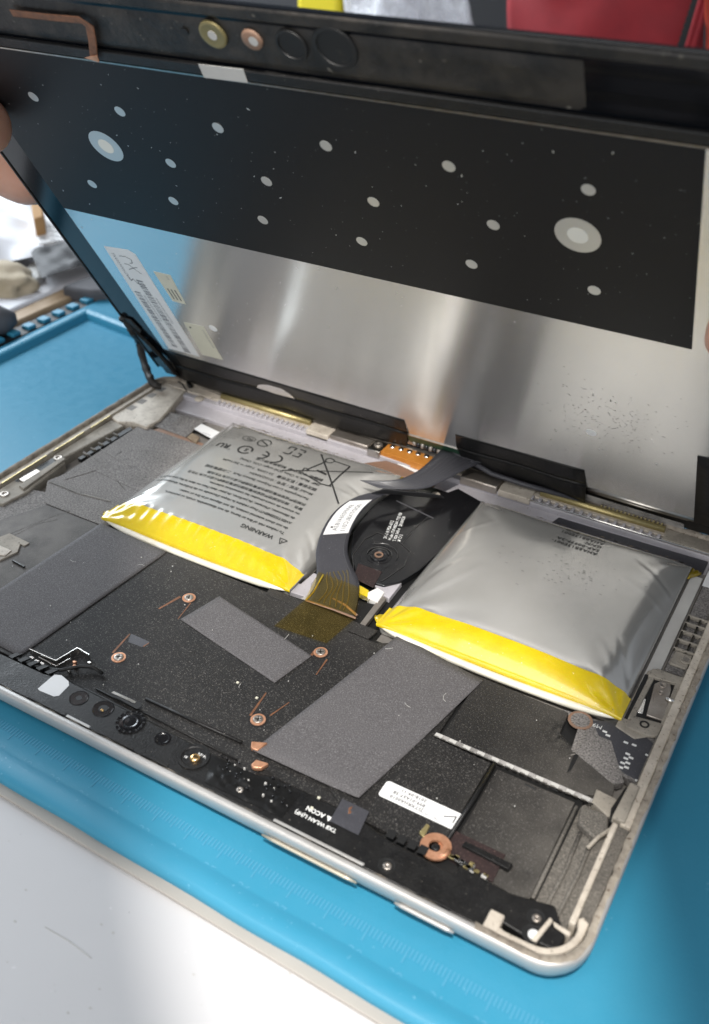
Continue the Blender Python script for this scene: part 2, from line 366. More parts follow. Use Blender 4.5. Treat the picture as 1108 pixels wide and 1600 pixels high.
# ================================================================== TABLET BODY
W_, D_ = 24.5, 17.09
tb = thing('opened_tablet', (12.25, 8.5, 0), 'opened silver tablet lying flat, dusty black circuit shields showing inside', 'tablet')
tb.location = (0, 0, 0)
b = MB(); vs = []; fs = []
rings = [(.55, 0.0, .6), (.22, .10, .8), (.05, .40, 1.0), (0, .62, 1.05), (0.0, .76, 1.05), (.035, .82, 1.0), (.07, .83, 1.0), (.15, .83, .9), (.18, .80, .88), (.20, .30, .85)]
n = 36
for ins, z, r in rings: vs += [(x, y, z) for x, y in rr(ins, ins, W_ - ins, D_ - ins, r)]
for k in range(len(rings) - 1):
    for i in range(n): fs.append((k * n + i, k * n + (i + 1) % n, (k + 1) * n + (i + 1) % n, (k + 1) * n + i))
fs.append(tuple(range(n))[::-1])
b.add(vs, fs).build('casing', 'casing', tb, smooth=True)
tray = MB().prism(rr(.2, .2, W_ - .2, D_ - .2, .85), .12, .26).build('tray_floor', 'tray', tb)
# dirty adhesive ring on the rim
def ring(o_, i_, z0, z1, r0, r1, name, m, jag=0):
    A = rr(o_, o_, W_ - o_, D_ - o_, r0, 8); B = rr(i_, i_, W_ - i_, D_ - i_, r1, 8)
    def sub(P):
        out = []
        for a, c in zip(P, P[1:] + P[:1]):
            k = max(1, int(math.dist(a, c) / .18))
            for j in range(k): out.append((a[0] + (c[0] - a[0]) * j / k, a[1] + (c[1] - a[1]) * j / k))
        return out
    A2, B2 = [], []
    for (a, c), (d, e) in zip(zip(A, A[1:] + A[:1]), zip(B, B[1:] + B[:1])):
        k = max(1, int(math.dist(a, c) / .18))
        for j in range(k):
            t_ = j / k; pa = Vector((a[0] + (c[0] - a[0]) * t_, a[1] + (c[1] - a[1]) * t_)); pb = Vector((d[0] + (e[0] - d[0]) * t_, d[1] + (e[1] - d[1]) * t_))
            dd = (pa - pb).normalized() * jag
            A2.append(pa + dd * noise.noise(Vector((pa.x * 3, pa.y * 3, 1)))); B2.append(pb + dd * noise.noise(Vector((pb.x * 4, pb.y * 4, 5))))
    m_ = len(A2); vs = [(p.x, p.y, z1 + .012 * noise.noise(Vector((p.x * 5, p.y * 5, 0)))) for p in A2] + [(p.x, p.y, z1) for p in B2] + [(p.x, p.y, z0) for p in B2]
    fs = [(i, (i + 1) % m_, m_ + (i + 1) % m_, m_ + i) for i in range(m_)] + [(m_ + i, m_ + (i + 1) % m_, 2 * m_ + (i + 1) % m_, 2 * m_ + i) for i in range(m_)]
    keep = [f for f in fs if not (sum(vs[i][1] for i in f) / 4 < .45 and sum(vs[i][0] for i in f) / 4 < 22.2)]
    return MB().add(vs, keep).build(name, m, tb, smooth=True)
ring(.055, .215, .6, .846, 1.0, .9, 'adhesive_residue', 'rim', .06)
# antenna seams in the near wall: thin raised trim strips and side buttons on the near side
def side_bar(x0, x1, y, z, r, m, nm):
    p = [(x0 + (x1 - x0) * i / 8, y, z) for i in range(9)]
    return MB().tube(p, [r * .55] + [r] * 7 + [r * .55], 8).build(nm, m, tb, smooth=True)
side_bar(G(413, 1300, .45).x, G(560, 1375, .45).x, -.015, .45, .05, 'gold_pale', 'side_button')
side_bar(G(620, 1405, .45).x, G(712, 1452, .45).x, -.015, .45, .055, 'casing', 'side_button')
# seam strips on top of near wall (short dark slots)
for a, c in ((40, 98), (100, 136), (150, 205), (215, 258), (424, 565), (650, 700)):
    xa = G(a, 1091 + (a - 38) * .505, .84).x; xc = G(c, 1091 + (c - 38) * .505, .84).x
    MB().box(xa, .20, .83, xc, .27, .858).build('seam_strip', 'casing' if a in (100, 424) else 'black_plastic', tb, bevel=.008)

# inner ledges ---------------------------------------------------
# right side: dark channel, thin pale rib, channel floor
MB().box(23.98, 1.3, .3, 24.27, 16.6, .70).build('side_channel', 'tray_dark', tb, bevel=.03)
slab('side_rib', [(23.86, 1.25), (24.0, 1.25), (24.0, 4.25), (23.86, 4.25)], .3, .83, 'ledge_light', tb, .03, px=False)
slab('rib_block', [(23.80, 4.35), (24.12, 4.35), (24.12, 5.6), (23.86, 5.6)], .3, .86, 'ledge', tb, .04, px=False)
slab('side_ledge', [(24.02, 4.3), (24.28, 4.3), (24.28, 12.9), (24.05, 12.9)], .3, .79, 'ledge_light', tb, .03, px=False)
# corner frame: inner pale corner strip with triangular web
cf = []
for i in range(9):
    t_ = math.radians(-90 + 90 * i / 8); cf.append((23.3 + .95 * math.cos(t_), 1.18 + .95 * math.sin(t_)))
ci = []
for i in range(9):
    t_ = math.radians(-90 + 90 * i / 8); ci.append((23.3 + .79 * math.cos(t_), 1.18 + .79 * math.sin(t_)))
MB().prism([(22.6, .23)] + cf + [(24.25, 1.45), (24.10, 1.55), (24.0, 1.45)] + ci[::-1] + [(22.75, .38), (22.6, .42)], .3, .78).build('corner_frame', 'ledge_light', tb, bevel=.03)
MB().prism([(23.3, .5), (23.42, .5), (23.55, 1.15), (23.46, 1.2)], .3, .76).build('corner_web', 'ledge_light', tb, bevel=.02)
MB().prism([(23.55, 1.15), (23.62, 1.05), (23.98, .98), (23.98, 1.10)], .3, .74).build('corner_web', 'ledge_light', tb, bevel=.02)
MB().prism([(23.42, .5), (23.9, .75), (23.9, 1.0), (23.6, 1.1)], .3, .42).build('corner_pocket', 'ledge', tb)
MB().box(22.28, .24, .5, 22.62, .72, .80).build('corner_block', 'ledge_light', tb, bevel=.04)
# trench between shields and right wall
MB().prism([(22.95, 1.5), (23.86, 1.2), (23.86, 5.4), (22.95, 4.6)], .2, .40).build('trench_floor', 'tray_dark', tb, bevel=.03)
for xx, y0_, y1_ in ((23.25, 1.5, 3.9), (23.55, 1.4, 4.2)):
    MB().tube([(xx, y0_, .42), (xx + .05, (y0_ + y1_) / 2, .44), (xx, y1_, .42)], .05, 6).build('trench_wire', 'tray_dark', tb, smooth=True)
# antenna coax curve and foam block
MB().tube([G(918, 1325, .6), G(935, 1308, .62), G(955, 1295, .65), G(968, 1280, .68), G(972, 1268, .7)], .05, 8).build('coax_cable', 'ledge', tb, smooth=True)
slab('foam_block', [(908, 1258), (952, 1272), (950, 1300), (930, 1310), (903, 1285)], .3, .62, 'tray_dark', tb, .05)
slab('clear_clip', [(932, 1232), (968, 1250), (972, 1270), (950, 1275), (925, 1252)], .3, .66, 'ledge', tb, .03)
slab('black_clip', [(955, 1262), (978, 1228), (990, 1240), (968, 1288), (952, 1283)], .3, .69, 'black_plastic', tb, .03)

# right-hand board strip next to battery (grey pcb with white pads)
slab('side_board', [(880, 1108), (1040, 1160), (1026, 1172), (1024, 1180), (998, 1226), (960, 1205), (925, 1150)], .3, .57, 'shield_dusty', tb, .01)
bd = slab('bluegrey_board', [(925, 1125), (985, 1130), (1025, 1165), (1002, 1222), (975, 1208), (950, 1180)], .3, .585, 'ribbon', tb, .01)
wp = MB()
for (u, v) in [(945, 1143), (950, 1149), (978, 1160), (991, 1164), (981, 1178), (986, 1184), (978, 1185), (973, 1192), (981, 1192), (970, 1199), (979, 1199), (1012, 1180), (996, 1220)]:
    p = G(u, v, .59); wp.box(p.x - .06, p.y - .03, .585, p.x + .06, p.y + .03, .593)
wp.build('solder_pads', 'white_print', tb, kind='stuff')
p = G(942, 1135, .59); text('M9', .2, p.x, p.y, .594, PI, 'white_print', tb)

# right inner side: flat grey plates beside the right battery
MB().prism([(22.92, 7.2), (23.45, 7.2), (23.45, 15.3), (22.92, 15.3)], .2, .50).build('side_plate', 'tray', tb, bevel=.02)
MB().prism([(23.02, 8.2), (23.38, 8.2), (23.38, 15.0), (23.02, 15.0)], .3, .56).build('adhesive_strip', 'sticker_grey', tb, bevel=.01)
MB().prism([(23.47, 10.2), (24.27, 10.2), (24.27, 16.5), (23.47, 16.5)], .2, .62).build('speaker_plate', 'shield_dusty', tb, bevel=.03)
slab('white_label', [(1107, 892), (1140, 902), (1133, 925), (1097, 915)], .62, .628, 'sticker', tb, 0)
# grid of pockets
gx = [23.50, 23.80, 24.10]
b = MB()
for i in range(3):
    for x0_ in (23.46, 23.80, 24.14):
        b.box(x0_, 11.1, .62, x0_ + .06, 12.75, .745)
for y_ in (11.1, 11.52, 11.94, 12.36, 12.72): b.box(23.46, y_, .62, 24.24, y_ + .07, .75)
b.build('grille_frame', 'ledge', tb, bevel=.012)
MB().box(23.52, 10.45, .62, 24.2, 11.08, .70).build('grille_tab', 'ledge', tb, bevel=.04)
MB().cyl(23.9, 10.78, .70, .74, .17).build('screw_boss', 'ledge', tb, bevel=.015)
MB().cyl(23.9, 10.78, .74, .75, .09).build('screw', 'steel_dirty', tb)
# kickstand hinge
hx, hy = 23.02, 7.7
hg = MB().prism(P2([(962, 1132), (1013, 1046), (1028, 1042), (1076, 1060), (1060, 1110), (1043, 1147), (1018, 1148), (992, 1152)], .66), .3, .62).build('hinge_bracket', 'ledge', tb, bevel=.03)
def quad(nm, pts, z0, z1, m, bev=.015): return slab(nm, pts, z0, z1, m, hg, bev)
quad('hinge_recess', [(975, 1122), (1008, 1053), (1068, 1067), (1040, 1140), (1033, 1140)], .60, .628, 'black_deep', .005)
quad('hinge_side', [(981, 1122), (1015, 1055), (1024, 1057), (996, 1112), (993, 1122)], .60, .70, 'ledge', .02)
quad('hinge_side', [(1033, 1128), (1056, 1066), (1070, 1069), (1048, 1135), (1040, 1143)], .60, .71, 'ledge', .02)
quad('hinge_top_bar', [(1013, 1055), (1020, 1044), (1074, 1060), (1070, 1070), (1050, 1066)], .60, .72, 'ledge', .02)
quad('hinge_foot', [(990, 1118), (1045, 1133), (1043, 1147), (1020, 1150), (1008, 1147), (978, 1134)], .60, .70, 'ledge', .02)
quad('hinge_slider', [(1010, 1117), (1023, 1068), (1035, 1062), (1048, 1068), (1049, 1078), (1037, 1126)], .62, .695, 'steel_dirty', .02)
quad('hinge_rod', [(994, 1112), (1003, 1090), (1010, 1092), (1004, 1115)], .62, .66, 'solder', .01)
quad('hinge_rod', [(1030, 1124), (1040, 1100), (1047, 1102), (1038, 1127)], .62, .66, 'solder', .01)
for (u, v, r_) in ((1036, 1070, .12), (1033, 1082, .08)):
    p = G(u, v, .70); MB().lathe(p.x, p.y, [(r_, .69), (r_, .715), (r_ * .8, .72), (r_ * .5, .705), (r_ * .45, .70)]).build('rivet', 'steel_dirty', hg, smooth=True)
p = G(1007, 1132, .7); MB().lathe(p.x, p.y, [(.13, .70), (.13, .712), (.08, .712), (.07, .66)]).build('screw_hole', 'black_plastic', hg)
p = G(1046, 1095, .7); MB().tube([(p.x - .1, p.y, .74), (p.x + .12, p.y - .02, .74)], .06, 8).build('hinge_pin', 'solder', hg, smooth=True)

# ---- near black bezel with the camera openings
bz = slab('front_bezel', [(7.0, .255), (22.45, .255), (22.62, .60), (23.25, .52), (23.85, .56), (23.92, .95), (23.45, 1.55), (22.5, 1.35), (21.2, 1.42), (21.2, 1.15), (19.6, 1.18), (18.5, 1.42), (16.1, 1.40), (15.6, 1.22), (9.4, 1.32), (8.6, 1.18), (4.0, 1.1), (2.0, 1.1), (2.0, .255)],
          .3, .70, 'black_plastic', tb, .03, px=False)
# dust line along the near lip
b = MB(); vs = []; fs = []
for i in range(200):
    x = 2 + i * .104; vs += [(x, .19, .80), (x, .25 + .06 * noise.noise(Vector((x * 2.5, 0, 3))), .712)]
for i in range(199): fs.append((2 * i, 2 * i + 1, 2 * i + 3, 2 * i + 2))
b.add(vs, fs).build('dusty_lip', 'rim', bz, smooth=True)
def cam_ring(x, y, r, prof, m, nm): return MB().lathe(x, y, prof, 28).build(nm, m, bz, smooth=False)
slab('white_square', [(59, 1076), (85, 1054), (96, 1055), (107, 1064), (108, 1071), (92, 1087), (84, 1088), (62, 1079)], .70, .706, 'sticker', bz, 0)
def well(x, y, r, rin, m_in, nm):
    w_ = MB().lathe(x, y, [(r, .702), (r * .97, .716), (r * .9, .716), (r * .86, .705), (rin, .704), (rin * .95, .701)]).build(nm, 'black_gloss', bz)
    MB().cyl(x, y, .702, .708, rin * .92).build('opening', m_in, w_)
    return w_
well(10.12, .97, .27, .09, 'black_deep', 'microphone_seat')
w2 = well(10.95, 1.0, .30, .14, 'black_deep', 'sensor_seat')
MB().box(10.93, .90, .705, 11.02, .97, .73).build('gold_contact', 'gold_bright', w2, bevel=.01)
w3 = MB().lathe(11.9, .99, [(.40, .702), (.39, .722), (.33, .722), (.31, .66 + .045), (.26, .707), (.25, .735), (.20, .74), (.16, .73), (.05, .735)]).build('camera_housing', 'black_gloss', bz)
for i in range(14):
    a_ = 2 * PI * i / 14
    MB().box(-.035, -.02, .72, .035, .02, .74).build('housing_notch', 'black_deep', w3).matrix_local = Matrix.Translation((Vector((11.9 + .36 * math.cos(a_), .99 + .36 * math.sin(a_), 0))) * S) @ Matrix.Rotation(a_, 4, 'Z')
MB().lathe(12.98, .98, [(.22, .702), (.215, .718), (.17, .718), (.15, .704), (.03, .703)]).build('lens_seat', 'black_gloss', bz)
w4 = MB().lathe(14.05, .90, [(.42, .702), (.41, .73), (.33, .73), (.30, .704), (.03, .703)]).build('camera_seat', 'black_plastic', bz)
MB().lathe(14.12, .86, [(.13, .705), (.13, .76), (.10, .79), (.05, .80)]).build('gold_dome', 'gold_bright', w4, smooth=True)
text('F4-04', .13, 14.12 + .25, 1.08, .712, PI - .02, 'white_print', w4); text('RI', .11, 13.93, .83, .712, PI, 'white_print', w4)
for (u, v, r_) in ((605, 1352, .17), (375, 1233, .15), (833, 1458, .20), (838, 1433, .17)):
    p = G(u, v, .71); q = MB().lathe(p.x, p.y, [(r_ * 1.25, .702), (r_ * 1.2, .712), (r_, .712), (r_ * .95, .703), (r_ * .6, .702)]).build('screw_well', 'black_deep', bz)
    MB().lathe(p.x + .02, p.y - .03, [(r_ * .6, .70), (r_ * .6, .735), (r_ * .45, .75), (r_ * .2, .75), (r_ * .15, .735)], 16).build('screw', 'sticker' if u == 833 else 'steel_dirty', q, smooth=True)
# bezel openings (fins) at left, and four flat black quads painted as the shade of deep slots
for i in range(5):
    x = G(0 + i * 14, 1036 + i * 6.5, .7).x; y = 1.18 + .012 * i
    MB().prism([(x, y), (x + .16, y - .02), (x + .26, y + .22), (x + .10, y + .23)], .695, .712).build('fin_slot', 'black_deep', bz)
    MB().prism([(x + .17, y), (x + .20, y), (x + .30, y + .23), (x + .27, y + .24)], .695, .75).build('fin', 'black_plastic', bz)
for i in range(4):
    u = 612 + i * 16.5; v = 1303 + i * 8.2; p = G(u, v, .71)
    MB().prism([(p.x - .11, p.y - .12), (p.x + .10, p.y - .12), (p.x + .10, p.y + .12), (p.x - .11, p.y + .12)], .702, .708).build('painted_slot', 'black_deep', bz)
for i in range(0):
    u = 604 + i * 16.5; v = 1299 + i * 8.2; p = G(u, v, .71); MB().box(p.x - .02, p.y - .14, .70, p.x + .02, p.y + .14, .73).build('slot_wall', 'black_plastic', bz, bevel=.01)
# little metallic sensor window
sw = slab('sensor_slot', [(168, 1082), (176, 1076), (221, 1098), (221, 1104), (214, 1108)], .70, .708, 'black_deep', bz, 0)
slab('slot_foil', [(174, 1082), (178, 1080), (213, 1096), (210, 1099)], .708, .716, 'steel', sw, 0)
# tiny writing on the bezel tape
a_ = PI
p = G(527, 1297, .71); text('TX8 WLAN L(HF)', .15, p.x, p.y, .716, PI + .0, 'white_print', bz, bold=.004)
p = G(521, 1279, .71); text('\u25B2 ACON', .17, p.x, p.y, .716, PI, 'white_print', bz, bold=.006, shear=-.1)
# crumpled black tape with conductive cloth at the middle of the bezel
def crumple(name, pts, z, amp, m, parent, nx=26, ny=14, sc_=3.0, drop=None):
    c = [Vector(q) for q in pts]; vs = []; fs = []
    for j in range(ny + 1):
        for i in range(nx + 1):
            a, b_ = i / nx, j / ny; p = c[0].lerp(c[1], a).lerp(c[3].lerp(c[2], a), b_)
            h = amp * (abs(noise.noise(Vector((p.x * sc_, p.y * sc_, 2)))) * 1.6 + .5 * noise.noise(Vector((p.x * sc_ * 2.3, p.y * sc_ * 2.3, 7))))
            e = min(a, 1 - a, b_, 1 - b_) * 8; h *= min(1, e)
            vs.append((p.x, p.y, z + h + (drop(a, b_) if drop else 0)))
    for j in range(ny):
        for i in range(nx): q = j * (nx + 1) + i; fs.append((q, q + 1, q + nx + 2, q + nx + 1))
    return MB().add(vs, fs).build(name, m, parent, smooth=True)
def gp(l, z): return [(G(u, v, z).x, G(u, v, z).y) for u, v in l]
crumple('crumpled_tape', gp([(330, 1180), (470, 1240), (440, 1278), (320, 1222)], .71), .712, .07, 'tape_black', bz, sc_=4)
crumple('cloth_tape', gp([(535, 1248), (577, 1268), (560, 1305), (515, 1283)], .72), .722, .02, 'ribbon', bz)
for i in range(70):
    u = random.uniform(340, 470); v = 1190 + (u - 340) * .42 + random.uniform(-12, 28); p = G(u, v, .72); r_ = random.uniform(.012, .04)
    if i < 46: MB().lathe(p.x, p.y, [(r_, .715), (r_ * .8, .735 + r_), (r_ * .3, .74 + r_)], 6).build('grit', 'black_gloss' if i % 6 else 'sticker_grey', bz)
slab('copper_tab', [(393, 1158), (418, 1160), (402, 1172), (392, 1168)], .6, .72, 'copper', bz, .02)
slab('copper_tab', [(392, 1194), (400, 1186), (420, 1192), (408, 1200), (395, 1199)], .6, .74, 'copper', bz, .03)
slab('copper_tab', [(545, 1262), (551, 1259), (549, 1270), (544, 1271)], .71, .74, 'copper_line', bz, .01)
# pale dust flecks
for u, v in ((498, 1246), (487, 1262), (371, 1066), (401, 1090)):
    p = G(u, v, .74); MB().box(p.x - .03, p.y - .03, .715, p.x + .04, p.y + .03, .745).build('dust_fleck', 'sticker_cream', bz)

# ---- circuit board shields
MB().prism([(3.3, 1.15), (9.3, 1.4), (15.3, 1.2), (16.2, 1.5), (18.4, 1.5), (19.0, 1.5), (19.0, 7.2), (16.3, 7.35), (15.9, 7.1), (14.95, 7.1), (14.9, 7.4), (11.6, 7.4), (5.0, 7.45), (2.6, 7.45), (1.9, 6.0), (2.0, 1.15)], .3, .56).build('main_shield', 'shield', tb, bevel=.02)
MB().box(2.0, 1.1, .2, 23.0, 7.3, .44).build('board', 'black_deep', tb)
# step rails between shield and bezel
for k_, yy in enumerate((1.36, 1.52)):
    MB().tube([(9.9 + .3 * k_, yy + .02, .59), (12.5, yy - .02, .60), (15.0, yy - .08, .60)], .028, 6).build('shield_lip', 'black_plastic', tb, smooth=True)
MB().tube([G(228, 1092, .6), G(300, 1125, .6), G(378, 1160, .6)], .05, 6).build('shield_lip', 'black_plastic', tb, smooth=True)
# bright zigzag spring at left
def wall(nm, pts, z0, z1, m, parent, th=.03):
    A = [Vector((*q, z0)) for q in pts]; B = [Vector((*q, z1)) for q in pts]
    return MB().strip(A, B).build(nm, m, parent, solid=th)
wall('zigzag_shield', gp([(48, 1018), (88, 1036), (122, 1016), (141, 1027)], .6), .56, .72, 'solder', tb)
wall('zigzag_shield', gp([(60, 1028), (88, 1042), (108, 1031), (110, 1030)], .6), .56, .63, 'solder', tb)
for u, v in ((50, 1028), (58, 1033), (66, 1037)): 
    p = G(u, v, .6); MB().box(p.x - .07, p.y - .04, .6, p.x + .07, p.y + .04, .625).build('contact', 'solder', tb, bevel=.01)
for u, v in ((117, 1036), (108, 1049), (140, 1037), (117, 1042)):
    p = G(u, v, .6); MB().box(p.x - .05, p.y - .04, .56, p.x + .05, p.y + .04, .66).build('contact', 'solder' if u != 117 else 'copper', tb, bevel=.01)
MB().tube([G(70, 1045, .66), G(95, 1047, .68), G(125, 1041, .7), (G(145, 1042, .68)), G(160, 1052, .64)], .05, 8).build('antenna_wire', 'black_plastic', tb, smooth=True)
# right shields
MB().prism([(16.35, 7.5), (19.1, 7.22), (19.1, 4.75), (22.3, 4.75), (22.95, 4.9), (23.6, 5.2), (23.45, 6.0), (22.3, 6.15), (21.75, 6.5), (21.7, 7.3), (18.5, 7.35)], .35, .575).build('right_shield', 'shield', tb, bevel=.02)
MB().prism([(22.1, 6.9), (22.2, 6.1), (23.5, 5.55), (23.7, 5.75), (23.0, 6.9)], .35, .60).build('corner_cloth', 'shield_dusty', tb, bevel=.01)
MB().prism([(17.9, 4.70), (20.60, 4.62), (20.60, 2.1), (20.45, 1.45), (18.2, 1.45), (17.2, 2.0)], .35, .60).build('lower_shield', 'shield', tb, bevel=.02)
MB().prism([(20.78, 4.60), (22.85, 4.60), (22.88, 1.45), (21.6, 1.45), (21.6, 1.95), (20.78, 1.95)], .3, .52).build('lower_shield', 'shield', tb, bevel=.02)
MB().tube([(20.68, 4.62, .60), (20.70, 3.4, .63), (20.64, 2.0, .6)], .06, 6).build('shield_wall', 'black_plastic', tb, smooth=True)
MB().tube([(22.92, 4.5, .50), (22.93, 1.6, .50)], .05, 6).build('shield_wall', 'tray_dark', tb, smooth=True)
# perforated clear strip over the joint
b = MB(); b2 = MB()
for i in range(22):
    x = 18.95 + i * .20; y = 4.68 - .0 * i; b.box(x, y - .005, .60, x + .13, y + .035, .63)
    if i % 2 == 0: b2.box(x, y + .04, .598, x + .2, y + .15, .612)
b.build('perforated_lip', 'steel', tb, kind='stuff'); b2.build('silver_squares', 'sticker_grey', tb, kind='stuff')
MB().box(18.95, 4.72, .577, 23.35, 4.86, .592).build('clear_strip', 'haze_film', tb)
b = MB()
for i in range(7):
    p = G(905 + 6 - i * 3.2, 1148 + i * 5.2, .62); b.tube([(p.x, p.y, .60), (p.x + .10, p.y + .05, .66)], .012, 5)
b.build('torn_thread', 'tray', tb, kind='stuff')
MB().prism(P2([(905, 1160), (912, 1166), (893, 1202), (886, 1207), (892, 1190)], .6), .57, .585).build('torn_gap', 'black_deep', tb)
MB().lathe(*G(907, 1125, .6).xy, [(.33, .575), (.33, .60), (.27, .605), (.26, .60)], 24).build('copper_pad', 'copper_dirty', tb)
MB().lathe(*G(907, 1125, .6).xy, [(.255, .58), (.255, .604), (.02, .604)], 20).build('dusty_disc', 'shield_dusty', tb)
# embossed scratch marks and folds
for a, c in (((820, 1225), (838, 1233)), ((858, 1228), (872, 1236)), ((310, 950 + 75), (330, 1052 - 20))):
    pa, pc = G(*a, .53), G(*c, .53); MB().tube([(pa.x, pa.y, .523), (pc.x, pc.y, .523)], .025, 5).build('scratch', 'black_deep', tb)
# screws with copper grounding strips
def scr(x, y, lines):
    q = MB().lathe(x, y, [(.21, .561), (.205, .583), (.15, .585), (.145, .575)], 26).build('screw_ring', 'copper', tb, smooth=False)
    MB().lathe(x, y, [(.14, .56), (.14, .595), (.11, .607), (.045, .607), (.035, .59)], 18).build('screw_head', 'steel_dirty', q, smooth=True)
    for k_ in range(2):
        b = MB().box(-.09, -.014, .604, .09, .014, .609).build('screw_slot', 'black_deep', q); b.matrix_local = Matrix.Translation(Vector((x, y, 0)) * S) @ Matrix.Rotation(.5 + k_ * PI / 2, 4, 'Z')
    MB().lathe(x, y, [(.27, .5605), (.27, .5625), (.2, .5625)], 26).build('recess_ring', 'black_deep', q)
    for a, c, w_ in lines:
        pa, pc = G(*a, .57), G(*c, .57); d = (pc - pa).normalized(); nn_ = Vector((-d.y, d.x, 0)) * w_
        MB().add([(*(pa + nn_).xy, .568), (*(pa - nn_).xy, .568), (*(pc - nn_ * .6).xy, .564), (*(pc + nn_ * .6).xy, .564)], [(0, 1, 2, 3)]).build('copper_strip', 'copper_line', q)
scr(9.97, 5.94, [((282, 932), (248, 951), .045), ((298, 942), (278, 967), .018)])
scr(9.88, 2.82, [((176, 1020), (203, 990), .035), ((224, 1010), (233, 1004), .02)])
scr(14.72, 5.93, [((492, 1018), (486, 1024), .06), ((511, 1030), (494, 1054), .025)])
scr(14.65, 2.87, [((391, 1118), (416, 1082), .035), ((422, 1118), (452, 1097), .022)])
slab('clear_tape', [(205, 990), (234, 1003), (222, 1011), (200, 1003)], .562, .566, 'ribbon', tb, 0)

# graphite pads
def pad(pts, z, bend=None, nx=20, ny=20):
    c = [Vector(q) for q in pts]; vs = []; fs = []
    for j in range(ny + 1):
        for i in range(nx + 1):
            a, b_ = i / nx, j / ny; p = c[0].lerp(c[1], a).lerp(c[3].lerp(c[2], a), b_)
            vs.append((p.x, p.y, z + (bend(a, b_) if bend else 0)))
    for j in range(ny):
        for i in range(nx): q = j * (nx + 1) + i; fs.append((q, q + 1, q + nx + 2, q + nx + 1))
    return MB().add(vs, fs).build('graphite_pad', 'pad', tb, smooth=True, solid=.025)
o = pad(gp([(158, 817), (260, 862), (30, 1025), (-75, 968)], .6), .592)
o['label'] = 'wide grey pad left of the screws'
o = pad(gp([(343, 931), (487, 1024), (429, 1066), (282, 967)], .6), .592); o['label'] = 'small tilted grey pad between the screws'
o = pad(gp([(623, 992), (755, 1063), (560, 1250), (395, 1174)], .62), .625, bend=lambda a, b_: .10 * max(0, b_ - .55) ** 1 + (.22 * max(0, a - .75) * max(0, b_ - .8) * 4 if b_ > .8 else 0))
o['label'] = 'large grey pad hanging over the front bezel'
# lint and dust grains lying about
rs = random.Random(21); b = MB()
for i in range(45):
    x = rs.uniform(2.5, 22.6); y = rs.uniform(1.6, 7.2); a = rs.uniform(0, 6.3); L_ = rs.uniform(.03, .11); k_ = rs.uniform(-.4, .4)
    if i % 5 == 0: b.tube([(x + L_ * q * math.cos(a + k_ * q), y + L_ * q * math.sin(a + k_ * q), .64 + .01 * q) for q in range(4)], .006, 4)
    else: r_ = rs.uniform(.006, .014); b.box(x - r_, y - r_, .60, x + r_ * rs.uniform(.8, 1.6), y + r_, .615 + r_)
b.build('lint', 'sticker_grey', tb, kind='stuff')
# left dusty shields
MB().prism([(2.4, 7.5), (5.2, 7.5), (5.3, 7.7), (5.05, 8.2), (5.05, 13.4), (1.75, 13.4), (1.7, 9.2), (1.5, 8.6)], .3, .55).build('left_shield', 'shield_dusty', tb, bevel=.02)
MB().prism([(2.15, 10.0), (5.0, 9.7), (5.0, 13.2), (3.0, 13.2)], .5, .563).build('cloth_sheet', 'shield_dusty', tb, bevel=.01)
MB().prism([(-.0 + 1.0, 5.8), (1.3, 7.9), (2.2, 8.1), (2.6, 7.4), (2.4, 5.0), (1.2, 4.5)], .3, .53).build('left_shield', 'shield_dusty', tb, bevel=.03)
MB().tube([G(78, 850 - 97, .57), G(120, 770, .57), G(172, 783, .57)], .022, 5).build('bright_lip', 'steel', tb)
for pts in ([(15, 835), (45, 822), (80, 808), (110, 798)], [(20, 838), (60, 818), (90, 812)], [(130, 705), (160, 725), (195, 765)], [(155, 700), (195, 727)], [(100, 750), (150, 735), (190, 705)]):
    MB().tube([G(u, v, .556) for u, v in pts], .012, 5).build('wrinkle', 'shield_dusty', tb, smooth=True)
# left connector
cn = slab('metal_connector', [(-20, 850), (12, 838), (32, 850), (28, 862), (0, 875), (-20, 865)], .55, .62, 'ledge', tb, .02)
slab('connector_tongue', [(-18, 858), (0, 852), (18, 860), (8, 868), (-10, 866)], .62, .65, 'ledge_light', cn, .01)
slab('connector_frame', [(-10, 842), (15, 833), (46, 848), (38, 853), (12, 841), (-6, 848)], .55, .60, 'ledge', cn, .01)
MB().tube([G(20, 876, .6), G(38, 886, .59)], .04, 6).build('tie_bar', 'black_plastic', cn)

# copper plate with torn cloth beside the left battery's far corner
cp_ = slab('copper_plate', [(238, 672), (250, 668), (330, 697), (308, 713), (240, 684)], .3, .53, 'copper_dirty', tb, .02)
crumple('torn_cloth', gp([(240, 665), (262, 643), (322, 655), (290, 683)], .56), .55, .06, 'shield_dusty', cp_, sc_=2)
slab('small_label', [(303, 670), (315, 662), (345, 676), (332, 686)], .56, .566, 'sticker', cp_, 0)
p = G(330, 680, .57); text('01AC5 P01', .09, p.x, p.y, .569, PI - .1, 'ink', cp_)
slab('torn_cloth', [(292, 683), (300, 676), (312, 683), (306, 692)], .53, .60, 'frayed', cp_, .01)

